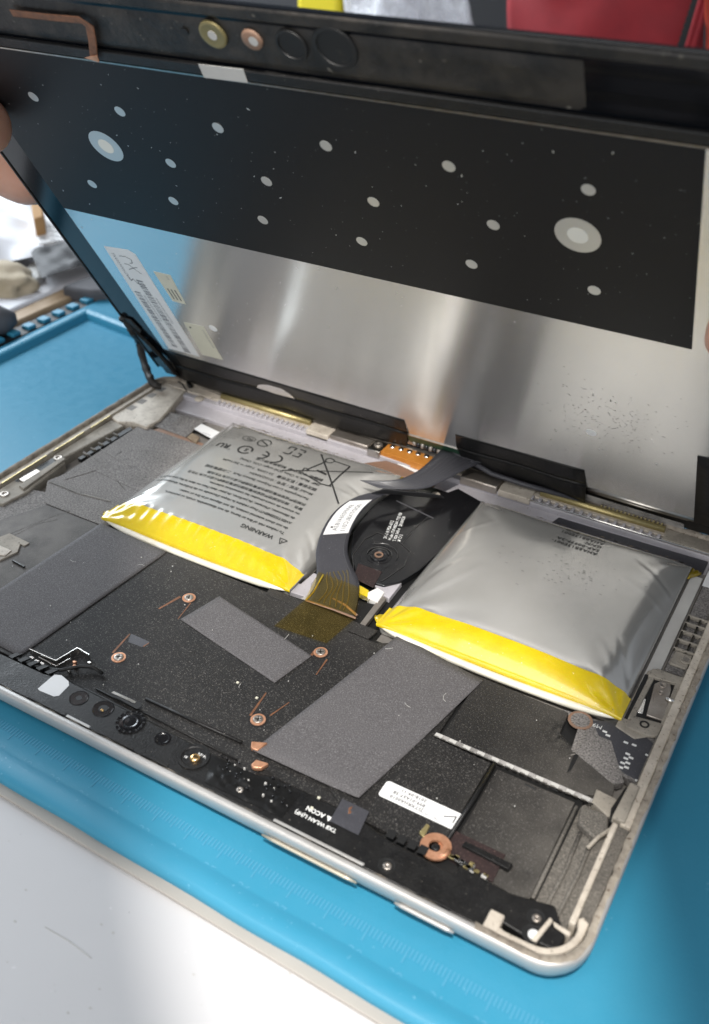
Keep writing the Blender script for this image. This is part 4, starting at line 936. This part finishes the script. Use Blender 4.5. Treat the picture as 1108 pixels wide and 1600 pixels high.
ltext('0DDTX8LC011', .24, .78, 17); ltext('8WF0564183A', .24, .50, 17)
p = A_[24].lerp(B_[24], .28); MB().lathe(p.x, p.y, [(.05, p.z + .02), (.01, p.z + .028)], 12).build('ink_dot', 'ink', rc)
# amber tape under/over the end of the ribbon
ka = MB().add([g3(498, 893, 1.02), g3(563, 918, .80), g3(556, 962, .665), g3(476, 938, .70)], [(0, 1, 2, 3)]).build('amber_tape', 'kapton_film', rc)
ka2 = MB().add([g3(478, 936, .66), g3(556, 965, .64), g3(510, 1005, .605), g3(428, 978, .605)], [(0, 1, 2, 3)]).build('amber_tape', 'kapton_film', rc)
MB().tube([g3(505, 898, 1.0), g3(490, 925, .76), g3(478, 938, .68)], .03, 5).build('tape_edge', 'yellow_dark', rc)
MB().tube([g3(478, 938, .655), g3(520, 952, .65), g3(556, 966, .645)], .035, 5).build('tape_edge', 'copper_dirty', rc)
# coiled connector at the display end
for i in range(9):
    p = G(648 + i * 6.3, 690 + i * 2.2, 1.3); MB().lathe(p.x, p.y, [(.085, 1.16), (.085, 1.34), (.05, 1.36), (.045, 1.30)], 10).build('connector_barrel', 'black_gloss' if i % 2 else 'steel_dirty', rc, smooth=True)
p = G(642, 685, 1.35); MB().box(p.x - .12, p.y - .1, 1.15, p.x + .14, p.y + .1, 1.40).build('connector_end', 'solder', rc, bevel=.02)

# white sticker on the lower shield
st = thing('white_sticker', (19.7, 2.55, .61), 'white sticker with tiny codes and a black tick, beside the copper ring', 'sticker')
st.location = (0, 0, 0)
pts = P2([(603, 1219), (724, 1275), (713, 1300), (590, 1243)], .61); 
cx = sum(p[0] for p in pts) / 4; cy = sum(p[1] for p in pts) / 4
R_ = rr(18.60, 2.28, 20.70, 2.80, .09, 4)
MB().prism(R_, .603, .612).build('sticker_sheet', 'sticker', st)
for i, s_ in enumerate(('JSTXRHA0010', '899-01A57-3B', '2018-09-11')): text(s_, .135, 19.78 - (.02 if i < 2 else .05), 2.46 + i * .145, .6135, PI, 'ink_soft', st, space=1.1, bold=.003)
text('MLCTW W', .10, 20.2, 2.40, .6135, PI, 'ink_grey', st)
stroke([(20.55, 2.46), (20.55, 2.66), (20.28, 2.52)], .03, st, lambda a, c: .6135, (0, 0, 0), nm='ink_tick')
# copper ring with neighbouring parts
cr = thing('copper_ring', (0, 0, 0), 'bright copper ring terminal between the white sticker and the black front bezel', 'terminal')
p = G(681, 1322, .66)
MB().lathe(p.x, p.y, [(.37, .60), (.37, .66), (.17, .665), (.16, .60)], 32).build('ring', 'copper', cr)
MB().lathe(p.x, p.y, [(.11, .58), (.11, .63), (.06, .65), (.02, .64)], 16).build('screw_head', 'black_plastic', cr, smooth=True)
MB().tube([(p.x + .18, p.y - .2, .62), (p.x + .3, p.y - .12, .66), (p.x + .31, p.y + .06, .66)], .06, 8).build('ring_lug', 'copper', cr, smooth=True)
slab('gold_clip', [(655, 1300), (667, 1286), (672, 1290), (662, 1308)], .6, .68, 'gold', tb, .02)
slab('solder_block', [(708, 1340), (726, 1344), (762, 1372), (756, 1380), (728, 1362)], .5, .60, 'black_plastic', tb, .01)
for i in range(34):
    t_ = random.random(); u = 706 + 54 * t_ + random.uniform(-4, 4); v = 1336 + 34 * t_ + random.uniform(-6, 8) * (.4 + t_); p = G(u, v, .63); r_ = random.uniform(.02, .045)
    MB().box(p.x - r_ * 1.5, p.y - r_, .60, p.x + r_ * 1.5, p.y + r_, .65).build('tiny_component', random.choice(['solder', 'solder', 'steel', 'gold', 'sticker_grey']), tb, bevel=.006, seg=1)
slab('inner_board', [(688, 1300), (700, 1292), (790, 1335), (770, 1378), (700, 1338)], .3, .57, 'maroon', tb, .01)
slab('inner_wall', [(722, 1320), (728, 1314), (802, 1350), (795, 1358)], .5, .66, 'black_plastic', tb, .01)

# ================================================================== DISPLAY
dp = thing('tablet_display', DO, 'tilted tablet display, silver backplate with wide black film and barcode labels facing down', 'display', rot=DM)
def dm(name, m, mb, parent=dp, **k): return mb.build(name, m, parent, **k)
# glass with black frame
gl = MB().prism(rr(-.05, .15, 24.45, 18.75, .9), -.22, -.10)
glo = dm('cover_glass', 'glass_black', gl, bevel=.03)
dm('glass_edge', 'grime', MB().prism([(-.14, .3), (-.06, .3), (-.06, 18.0), (-.14, 18.0)], -.25, -.06), bevel=.02)
dm('inner_frame', 'glass_black', MB().prism([(.10, .45), (1.22, .45), (1.22, 16.8), (.10, 16.8)], -.10, -.045), bevel=.015)
bpl = dm('backplate', 'brushed', MB().prism([(1.26, 1.0), (22.62, 1.0), (22.95, 5.2), (22.95, 16.72), (1.26, 16.72)], -.10, 0.0), bevel=.012)
_uv = bpl.data.uv_layers.new(name='UVMap')
for _l in bpl.data.loops: _c = bpl.data.vertices[_l.vertex_index].co; _uv.data[_l.index].uv = (_c.y * 10, _c.x * 10 + _c.z * 10)
dm('plate_bend', 'steel', MB().tube([(18.9, .93, -.03), (20.6, .9, -.03), (22.5, .92, -.03)], .10, 10), smooth=True)
dm('plate_bend', 'steel', MB().tube([(18.9, .66, -.06), (20.6, .62, -.06), (22.3, .70, -.06)], .05, 10), smooth=True)
dm('lower_frame', 'tape_black', MB().prism([(.2, .0), (24.2, .0), (24.2, .85), (.2, .85)], -.12, -.05), bevel=.02)
fl = dm('black_film', 'film_black', MB().prism([(1.275, 10.19), (22.04, 10.19), (22.04, 16.70), (1.275, 16.70)], 0, .012))
dm('film_rim', 'steel', MB().box(1.26, 16.70, -.02, 22.95, 16.745, .02))
def disc(x, y, r, m, z0=.012, z1=.017, nm='round_window'):
    return MB().cyl(x, y, z0, z1, r, 28).build(nm, m, fl)
pr = None
for (x, y) in [(3.43, 15.1), (6.58, 15.09), (9.82, 15.09), (13.04, 15.09), (16.32, 15.09), (19.63, 15.09), (7.43, 13.41), (10.65, 13.41), (13.9, 13.40), (17.18, 13.39), (3.51, 11.77), (6.68, 11.77), (9.87, 11.75), (13.09, 11.72), (16.34, 11.73), (19.61, 11.71)]:
    if pr is None: pr = MB().cyl(0, 0, .012, .017, .165, 24).build('round_window', 'hole_metal', fl); c = pr
    else: c = pr.copy(); COL.objects.link(c); c.parent = fl
    c.location = (x * S, y * S, 0)
for x, y in ((5.19, 13.61), (19.3, 13.58)):
    disc(x, y, .56, 'hole_metal'); disc(x, y, .255, 'hole_light', .017, .022)
for x, y in ((4.96, 4.91), (19.2, 4.76)): MB().cyl(x, y, 0, .006, .17, 24).build('white_dot', 'sticker', dp)
# dust and nicks on the plate and film
b = MB()
for i in range(120):
    x = random.uniform(1.4, 21.8); y = random.uniform(2.4, 16.5); r_ = random.choice([.010, .012, .016, .022]); z_ = .013 if y > 10.19 else .001
    a = random.uniform(0, PI); l = r_ * random.uniform(1, 3)
    b.add([(x + l * math.cos(a), y + l * math.sin(a), z_), (x - r_ * math.sin(a), y + r_ * math.cos(a), z_ + .004), (x - l * math.cos(a), y - l * math.sin(a), z_), (x + r_ * math.sin(a), y - r_ * math.cos(a), z_ + .004)], [(0, 1, 2, 3)])
b.build('dust_specks', 'hole_metal', dp, kind='stuff')
b = MB()
for i in range(210):
    x = random.gauss(19.7, 1.05); y = random.gauss(5.9, 1.0); a = random.gauss(-.3, .5); l = random.uniform(.012, .05); r_ = .010
    if not (16.5 < x < 22.5 and 2.5 < y < 9): continue
    ca, sa = math.cos(a), math.sin(a)
    b.add([(x + l * ca, y + l * sa, .0015), (x - r_ * sa, y + r_ * ca, .0015), (x - l * ca, y - l * sa, .0015), (x + r_ * sa, y - r_ * ca, .0015)], [(0, 1, 2, 3)])
b.build('dark_nicks', 'ink_soft', dp, kind='stuff')
# black tapes along the hinge edge
def dstrip(nm, pts_top, pts_bot, m, parent=dp):
    return MB().strip(pts_top, pts_bot).build(nm, m, parent, smooth=True, solid=.012)
top = [(1.27 + i * .5425, 2.20 - .006 * i, .012 + .004 * math.sin(i)) for i in range(21)]
mid = [(1.27 + i * .5405, 1.2, .03 + .05 * math.sin(i * .5) * math.sin(i * .2)) for i in range(21)]
bot = [(1.15 + i * .535, .25 + .0 * i, .10 + .12 * abs(math.sin(i * .31))) for i in range(21)]
dstrip('black_tape', top, mid, 'tape_black'); dstrip('black_tape', mid, bot, 'tape_black')
top = [(14.15 + i * .47, 2.12 + .008 * i, .012) for i in range(11)]; mid = [(14.05 + i * .482, 1.25, .05 + .02 * math.sin(i)) for i in range(11)]; bot = [(14.3 + i * .455, .25, .18 + .05 * math.sin(i * .8)) for i in range(11)]
dstrip('black_tape', top, mid, 'tape_black'); dstrip('black_tape', mid, bot, 'tape_black')
dstrip('black_tape', [(22.42, 5.1, .012), (23.6, 5.3, .02)], [(22.5, .8, .02), (23.8, .8, .03)], 'tape_black')
dm('driver_board', 'pcb_green', MB().box(12.0, .55, -.04, 14.6, 1.02, .03), bevel=.01)
dm('driver_board_edge', 'steel', MB().box(12.0, 1.01, -.02, 14.3, 1.05, .035))
dm('clear_tape', 'haze_film', MB().prism([(18.6, -.15), (22.2, -.1), (22.2, .45), (18.7, .5)], .02, .024))
dm('lower_cable', 'ribbon', MB().tube([(14.6, .75, .2), (15.4, .45, .28), (16.5, .3, .25), (18.6, .2, .16)], .10, 8), smooth=True)
# upper bezel band: rough adhesive, sensor rings, antenna strip
vs = []; fs = []; nx, ny = 160, 12
for j in range(ny + 1):
    for i in range(nx + 1):
        x = .3 + 24.0 * i / nx; y = 17.12 + 1.18 * j / ny
        e = min(1, min(j, ny - j) / 2.0); fl_ = max(0, noise.noise(Vector((x * .8, y * 1.2, 3))) + .15)
        gone = max(0, min(1, (19.6 - x) / 1.2))
        vs.append((x, y, -.10 + e * gone * (.03 + .05 * fl_ + .02 * abs(noise.noise(Vector((x * 4, y * 4, 1)))))))
for j in range(ny):
    for i in range(nx): q = j * (nx + 1) + i; fs.append((q, q + 1, q + nx + 2, q + nx + 1))
ad = MB().add([v for v in vs], fs).build('old_adhesive', 'grime', dp, smooth=True)
dm('upper_frame', 'black_plastic', MB().prism([(.2, 16.76), (24.2, 16.76), (24.2, 17.06), (.2, 17.06)], -.10, .02), bevel=.03)
dm('glass_lip', 'grime', MB().prism([(.5, 18.42), (24.1, 18.42), (24.1, 18.72), (.5, 18.72)], -.12, -.02), bevel=.05)
def at(u, v): return D(u, v, -.03)
x, y = at(333, 54); q = MB().lathe(x, y, [(.36, -.06), (.35, .0), (.30, .01), (.12, .0)], 30).build('sensor_ring', 'gold_dim', dp, smooth=False)
MB().cyl(x, y, .0, .012, .12, 20).build('sensor_centre', 'sticker_grey', q)
x, y = at(394, 62); q = MB().lathe(x, y, [(.27, -.06), (.26, .0), (.20, .015), (.05, .02)], 26).build('sensor_lens', 'copper_dirty', dp, smooth=True)
MB().cyl(x + .06, y, .018, .022, .12, 18).build('lens_centre', 'sticker_grey', q)
for (u, v), r_ in (((455, 72), .33), ((523, 76), .44)):
    x, y = at(u, v); MB().lathe(x, y, [(r_ * 1.25, -.06), (r_ * 1.2, -.015), (r_, -.01), (r_ * .96, -.04), (.02, -.045)], 30).build('camera_window', 'black_deep', dp)
x, y = at(288, 50); MB().cyl(x, y, -.04, -.02, .10).build('small_window', 'black_deep', dp)
pa = [at(20, 17), at(80, 24), at(128, 28), at(143, 38), at(148, 60), at(150, 76), at(152, 84)]
pa = [(p[0], p[1]) for p in pa]
A5 = [(x, y + .10, .03) for x, y in pa[:3]] + [(x + .14, y + .02, .04 + .02 * i) for i, (x, y) in enumerate(pa[3:])]
B5 = [(x, y - .10, .03) for x, y in pa[:3]] + [(x - .14, y - .02, .04 + .02 * i) for i, (x, y) in enumerate(pa[3:])]
MB().strip(A5, B5).build('copper_antenna', 'copper_line', dp, smooth=True, solid=.02)
x, y = pa[-1]; MB().prism([(x - .35, y - .04), (x + .1, y - .12), (x + .16, y + .1), (x - .1, y + .04)], .10, .13).build('antenna_foot', 'copper', dp, bevel=.01)
dm('silver_tape', 'sticker_grey', MB().prism([(10.17, 17.09), (11.47, 17.12), (11.44, 16.74), (10.16, 16.71)], .02, .035))
# labels on the plate
lb1 = dm('barcode_label', 'sticker', MB().prism([(1.98, 8.50), (3.10, 8.62), (3.34, 8.45), (3.17, 2.46), (1.62, 2.40)], 0, .008))
lb1['label'] = 'long white label with two barcodes and handwritten digits'
b = MB()
for col_, (x0_, x1_, y0_, y1_) in enumerate(((1.95, 2.22, 6.1, 2.7), (2.48, 2.78, 6.9, 2.55))):
    y = y0_
    while y > y1_:
        w_ = random.choice([.03, .03, .05, .08]); b.box(x0_, y - w_, .008, x1_, y, .0105); y -= w_ + random.choice([.03, .04, .07])
b.build('barcode', 'ink_grey', lb1, kind='stuff')
text('TX4YLMX6GX11', .20, 2.12, 8.25, .0105, -PI / 2, 'ink_grey', lb1)
text('TX4X8LE44X0W0-07GXF 3J', .13, 2.30, 6.0, .0105, -PI / 2, 'ink_grey', lb1); text('8XA0B74-0000-0057H3MBA', .13, 2.86, 6.0, .0105, -PI / 2, 'ink_grey', lb1)
for pts in ([(2.45, 8.15), (2.75, 8.2), (2.95, 8.1), (2.9, 7.9), (2.75, 7.85)], [(2.45, 7.75), (2.65, 7.75), (2.75, 7.6)], [(2.5, 7.45), (2.75, 7.6), (3.0, 7.7)], [(2.75, 7.6), (3.0, 7.35)], [(2.15, 7.05), (2.2, 6.75), (2.35, 6.9), (2.45, 6.65), (2.55, 6.8)]):
    stroke(pts, .03, lb1, lambda a, c: .0095, (0, 0, 0), nm='handwriting')
lb2 = dm('cream_label', 'sticker_cream', MB().prism([(3.71, 7.70), (4.45, 7.71), (4.31, 6.07), (3.72, 6.09)], 0, .008))
lb2['label'] = 'small cream label, upper of the two'
for k_ in range(3): MB().box(3.85 + k_ * .16, 6.25, .008, 3.90 + k_ * .16, 6.85, .0105).build('ink_bar', 'ink', lb2)
text('1C6', .12, 4.2, 7.62, .0105, -PI / 2, 'ink_grey', lb2)
lb3 = dm('cream_label', 'sticker_cream', MB().prism([(3.56, 4.80), (4.50, 4.85), (4.42, 2.72), (3.42, 2.68)], 0, .008))
lb3['label'] = 'small cream label, lower of the two, with a black dot'
MB().cyl(3.75, 4.55, .008, .0105, .05, 12).build('ink_dot', 'ink', lb3)
text('LP123WQ 0012-34A', .13, 4.30, 4.6, .0105, -PI / 2, 'ink_grey', lb3)
# charred-looking black glue strand at the near-left corner
gs = thing('glue_strand', (0, 0, 0), 'sticky black adhesive strand stretched between the display corner and the tablet rim', 'adhesive')
def dw(x, s_, h): return tuple(DO + Vector((x, 0, 0)) + DU * s_ + DN * h)
P_ = sub_pts([dw(.05, 3.9, -.02), dw(.15, 3.3, .02), dw(.12, 2.9, .05), g3(215, 530, 2.2), g3(222, 555, 1.6), g3(230, 580, 1.2), g3(240, 600, .95), g3(252, 604, .86)])
b = MB().tube(P_, [.16 + .05 * noise.noise(Vector((i * .5, 0, 0))) if i < len(P_) - 4 else .13 for i in range(len(P_))], 8)
b.v = [(x + .05 * noise.noise(Vector((x * 5, y * 5, z * 5))), y, z + .05 * noise.noise(Vector((x * 5 + 9, y * 5, z * 5)))) for x, y, z in b.v]
b.build('strand', 'grime', gs, smooth=True)
P_ = sub_pts([dw(.25, 3.6, 0), dw(.5, 2.9, .05), dw(.75, 2.2, .06), dw(1.0, 1.3, .1), dw(1.15, .6, .12), g3(290, 590, .85), g3(298, 605, .75)])
MB().tube(P_, [.10 + .04 * noise.noise(Vector((i * .7, 3, 0))) for i in range(len(P_))], 7).build('strand', 'tape_black', gs, smooth=True)
crumple('torn_flap', [dw(.0, 4.0, .02)[:2], dw(.75, 3.4, .02)[:2], dw(.75, 2.9, .02)[:2], dw(.1, 3.0, .02)[:2]], 0, 0, 'grime', gs).data.transform(Matrix.Identity(4)) if False else None
MB().prism([(x, y) for x, y in ((0.0, 3.95), (.55, 3.9), (.72, 3.3), (.45, 2.9), (.1, 2.95))], -.03, .05).build('torn_flap', 'grime', dp, bevel=.03)
MB().tube([g3(278, 596, .95), g3(285, 600, .9), g3(292, 612, .8)], .03, 6).build('loose_thread', 'black_plastic', gs)

# ================================================================== HANDS
def hand(name, label, chains, parentM):
    t_ = thing(name, (0, 0, 0), label, 'hand')
    first = None
    # one continuous skinned body: palm root plus five finger chains
    verts = []; edges = []; rad = []
    for ci, ch in enumerate(chains):
        prev = None
        for k_, (x, s_, h, r_) in enumerate(ch):
            if ci > 0 and k_ == 0: prev = 0 if ci else None; 
            verts.append(Vector(dw(x, s_, h)) * S); rad.append(r_ * S); i = len(verts) - 1
            if prev is not None: edges.append((prev, i))
            prev = i
    me = bpy.data.meshes.new('hand_body'); me.from_pydata(verts, edges, []); o = bpy.data.objects.new('hand_body', me); COL.objects.link(o)
    sk = o.modifiers.new('skin', 'SKIN'); sk.use_smooth_shade = True
    for i, r_ in enumerate(rad):
        q = me.skin_vertices[0].data[i]; q.radius = (r_, r_); q.use_root = (i == 0)
    sm_ = o.modifiers.new('sub', 'SUBSURF'); sm_.levels = 2; sm_.render_levels = 2
    dg = bpy.context.evaluated_depsgraph_get(); m2 = bpy.data.meshes.new_from_object(o.evaluated_get(dg)); bpy.data.objects.remove(o)
    m2.materials.clear(); m2.materials.append(MATS['skin']); m2.shade_smooth(); ob = bpy.data.objects.new('hand_body', m2); COL.objects.link(ob); ob.parent = t_
    return t_
# left: thumb rests on the backplate side, fingers curl behind the glass
lhand = hand('hand', 'bare left-side hand gripping the display edge, thumb tip and one reddish finger showing', [
    [(-6.5, 14.0, -1.6, 2.0), (-9.5, 15.5, -2.2, 1.9), (-13, 17.5, -3.0, 2.0)],
    [(-4.6, 14.8, .2, .95), (-1.8, 14.7, .80, .85), (.6, 14.55, .85, .90), (1.75, 14.45, .8, .88), (2.25, 14.42, .74, .72)],
    [(-5.4, 12.2, -1.8, .95), (-3.6, 10.4, -1.2, .95), (-2.0, 9.75, -1.05, .95), (-.6, 9.6, -1.05, .85)],
    [(-4.0, 15.2, -2.1, .85), (-1.6, 15.6, -2.0, .8), (.6, 15.2, -1.2, .7)],
    [(-4.0, 17.0, -2.1, .8), (-1.6, 17.6, -2.0, .75), (.6, 17.2, -1.2, .65)],
    [(-4.6, 18.4, -2.1, .7), (-2.2, 19.4, -2.0, .65), (-.2, 19.2, -1.2, .58)]], None)
xr, sr = D(1108, 497, .5)
rhand = hand('hand', 'right-side hand of which only a pale fingertip on the silver backplate shows', [
    [(xr + 8.5, sr + .5, -1.6, 2.0), (xr + 11.5, sr + 1.5, -2.2, 1.9), (xr + 15, sr + 3, -3, 2.0)],
    [(xr + 6.0, sr + .2, .3, .95), (xr + 3.8, sr + .1, .9, .85), (xr + 1.5, sr + .15, .9, .88), (xr + .70, sr + .15, .75, .85), (xr + .02, sr + .15, .66, .70)],
    [(xr + 6, sr - 1.5, -2, .85), (xr + 3.5, sr - 2, -2, .8), (xr + 1.6, sr - 2.2, -1.2, .7)],
    [(xr + 6, sr + .4, -2.2, .85), (xr + 3.5, sr + .3, -2.1, .8), (xr + 1.2, sr + .3, -1.2, .7)],
    [(xr + 6, sr + 2.2, -2.2, .8), (xr + 3.5, sr + 2.4, -2.1, .75), (xr + 1.2, sr + 2.4, -1.2, .65)],
    [(xr + 6.4, sr + 3.8, -2.1, .7), (xr + 4.2, sr + 4.4, -2.0, .65), (xr + 2.2, sr + 4.4, -1.2, .58)]], None)

# ================================================================== BACKGROUND
bk = MB().box(-160, 125, -.35, 120, 128, 70).build('back_wall', 'shelf_dark'); tag(bk, kind='structure')
sf = thing('dark_shelf', (0, 0, 0), 'dark grey shelf front with a thin groove, behind the top edge of the display', 'shelf')
def vquad(nm, u0, v0, u1, v1, Y, dep, m, parent, bev=.1, px=None):
    a = V(u0, v1, Y); c = V(u1, v0, Y); return MB().box(min(a.x, c.x), Y, min(a.z, c.z), max(a.x, c.x), Y + dep, max(a.z, c.z)).build(nm, m, parent, bevel=bev)
a = V(-100, 140, 72)
MB().box(-120, 72, -.35, 60, 80, 14.6).build('shelf_front', 'shelf_dark', sf, bevel=.2)
MB().box(-120, 72.5, 14.8, 60, 80, 40).build('shelf_front', 'shelf_dark', sf, bevel=.2)
Y = 60
def vpoly(nm, pts, Y, dep, m, parent, bev=.15, **k):
    P_ = [V(u, v, Y) for u, v in pts]; n_ = len(P_)
    vs = [(p.x, Y, p.z) for p in P_] + [(p.x, Y + dep, p.z) for p in P_]
    fs = [tuple(range(n_)), tuple(range(2 * n_ - 1, n_ - 1, -1))] + [(i, n_ + i, n_ + (i + 1) % n_, (i + 1) % n_) for i in range(n_)]
    return MB().add(vs, fs).build(nm, m, parent, bevel=bev, **k)
o = vpoly('yellow_box', [(462, -60), (530, -60), (530, 160), (464, 160)], 58, 6, 'yellow_paint', None, .4); tag(o, 'plain bright yellow box standing behind the display, left of the plastic bag', 'box')
# clear plastic bag, crumpled
def crumple_v(nm, u0, v0, u1, v1, Y, m, amp, nx=30, ny=20, parent=None, fold=1.0):
    vs = []; fs = []
    for j in range(ny + 1):
        for i in range(nx + 1):
            p = V(u0 + (u1 - u0) * i / nx, v0 + (v1 - v0) * j / ny, Y)
            vs.append((p.x, Y + amp * (noise.noise(Vector((p.x * .35 * fold, p.z * .2, 5))) + .5 * abs(noise.noise(Vector((p.x * .9 * fold, p.z * .7, 2))))), p.z))
    for j in range(ny):
        for i in range(nx): q = j * (nx + 1) + i; fs.append((q, q + 1, q + nx + 2, q + nx + 1))
    return MB().add(vs, fs).build(nm, m, parent, smooth=True, solid=.05)
pb = thing('plastic_bag', (0, 0, 0), 'crumpled clear plastic bag standing between the yellow box and the red garment', 'bag')
crumple_v('bag_film', 536, -70, 732, 200, 55, 'clear_film', 2.2, parent=pb)
crumple_v('bag_back', 536, -70, 732, 200, 58, 'white_paper', 1.5, parent=pb)
vpoly('paper_inside', [(598, 0), (628, 3), (655, 20), (655, 34), (612, 30), (602, 16)], 56.8, .2, 'white_paper', pb, 0)
rg = thing('red_garment', (0, 0, 0), 'dark red cloth garment with a perforated seam, behind the right end of the display', 'garment')
def cloth(nm, u0, u1, Y, m, amp, k0):
    o = crumple_v(nm, u0, -90, u1, 260, Y, m, amp, 40, 24, rg, .6); return o
vs = []; fs = []
for j in range(21):
    for i in range(31):
        u = 782 + (1092 - 782) * i / 30 + (0 if i < 25 else -(j - 6) * 1.4 * (i - 25) / 5); v = -80 + 330 * j / 20; a_ = i / 30
        p = V(u, v, 50); vs.append((p.x, 50 + 6 * (a_ - .5) ** 2 + .7 * noise.noise(Vector((i * .12, j * .2, 3))), p.z))
for j in range(20):
    for i in range(30): q = j * 31 + i; fs.append((q, q + 1, q + 32, q + 31))
MB().add(vs, fs).build('front_cloth', 'red_cloth', rg, smooth=True, solid=.3)
crumple_v('side_cloth', 1098, -90, 1250, 300, 49, 'orange_red', 1.0, parent=rg)
for i in range(9):
    p = V(1088 - i * 3.2, -8 + i * 10, 49.3); MB().lathe(0, 0, [(.35, -.15), (.35, .1), (.2, .12)], 12).build('seam_hole', 'black_deep', rg).matrix_local = Matrix.Translation(Vector((p.x, 49.9, p.z)) * S) @ Matrix.Rotation(PI / 2, 4, 'X') @ Matrix.Scale(.8, 4)
for k_ in (0, 9):
    MB().tube([(V(1098 - i * 3.2 + k_, -10 + i * 11, 49.6).x, 49.7, V(1098 - i * 3.2, -10 + i * 11, 49.6).z) for i in range(9)], .18, 6).build('seam_cord', 'red_cloth', rg, smooth=True)

# things on the table at the far left
def flat(nm, pts, z0, z1, m, parent=None, bev=.1, **k): return slab(nm, pts, z0, z1, m, parent, bev, **k)
o = flat('wooden_board', [(-60, 530), (0, 490), (100, 445), (140, 437), (150, 446), (0, 514), (-80, 550)], -.35, -.02, 'wood'); tag(o, 'tan wooden board lying beside the notched edge of the blue mat', 'board')
o = flat('grey_cloth', [(95, 446), (150, 425), (200, 430), (190, 452), (140, 455)], -.34, .5, 'grey_cloth', None, .2); tag(o, 'dark grey cloth on the tip of the wooden board', 'cloth')
o = flat('white_rail', [(-60, 478), (0, 455), (135, 402), (165, 425), (150, 436), (95, 448), (0, 492), (-60, 520)], -.34, .15, 'white_paper', None, .15); tag(o, 'pale flat rail lying behind the wooden board', 'rail')
pl = thing('dark_tool', (0, 0, 0), 'dark rounded tool handle resting on the wooden board at the left picture edge', 'tool')
MB().tube([g3(-90, 520, .6), g3(-30, 505, .6), g3(5, 500, .6), g3(26, 497, .6)], [.7, .75, .7, .25], 12).build('handle', 'grey_cloth', pl, smooth=True)
o = crumple('black_pouch', gp([(48, 398), (135, 372), (190, 400), (66, 440)], .8), 1.0, .45, 'black_pouch', None, sc_=.5); tag(o, 'black soft pouch lying behind the pale rail', 'pouch')
o = flat('grey_block', [(28, 425), (58, 400), (68, 432), (34, 448)], -.34, .5, 'sticker_grey', None, .2); tag(o, 'grey block between the beige lump and the black pouch', 'block')
def blob(nm, u, v, z, r, m, sx=1, sy=1, sz=1, amp=.3):
    c = G(u, v, z); bm = bmesh.new(); bmesh.ops.create_icosphere(bm, subdivisions=4, radius=1)
    for q in bm.verts:
        d = q.co.copy(); k_ = 1 + amp * noise.noise(d * 1.8 + Vector((u, 0, 0))); q.co = Vector((c.x + d.x * r * sx * k_, c.y + d.y * r * sy * k_, max(-.34, c.z + d.z * r * sz * k_))) * S
    me = bpy.data.meshes.new(nm); bm.to_mesh(me); bm.free(); me.shade_smooth(); me.materials.append(MATS[m]); o = bpy.data.objects.new(nm, me); COL.objects.link(o); return o
o = blob('sponge', 4, 440, .4, 1.4, 'lump', 1.3, 1, .6, .35); tag(o, 'beige crumbly sponge at the left picture edge', 'sponge')
pp_ = thing('paper_stack', (0, 0, 0), 'stack of white papers with faint print behind the left edge of the display', 'papers')
crumple('loose_sheet', gp([(-120, 330), (60, 322), (70, 400), (-120, 440)], .8), .9, .9, 'white_paper', pp_, sc_=.25)
flat('paper_sheet', [(-140, 300), (130, 290), (150, 372), (50, 398), (-10, 425), (-140, 470)], -.34, .4, 'white_paper', pp_, .05)
MB().prism(P2([(50, 345), (108, 335), (118, 372), (60, 380)], 1.0), .4, 1.0).build('printed_packet', 'sticker', pp_, bevel=.05)
for k_ in range(4):
    p = G(54 + k_ * 2, 352 + k_ * 7, 1.02); text('IC PART 88', .55, p.x, p.y, 1.01 + .0, .15, 'ink_grey', pp_)
o = MB().prism(P2([(48, 318), (66, 316), (68, 338), (52, 342)], 2.0), -.34, 2.0).build('cardboard_box', 'cardboard', None, bevel=.1); tag(o, 'brown cardboard corner peeking out beside the finger at left', 'box')
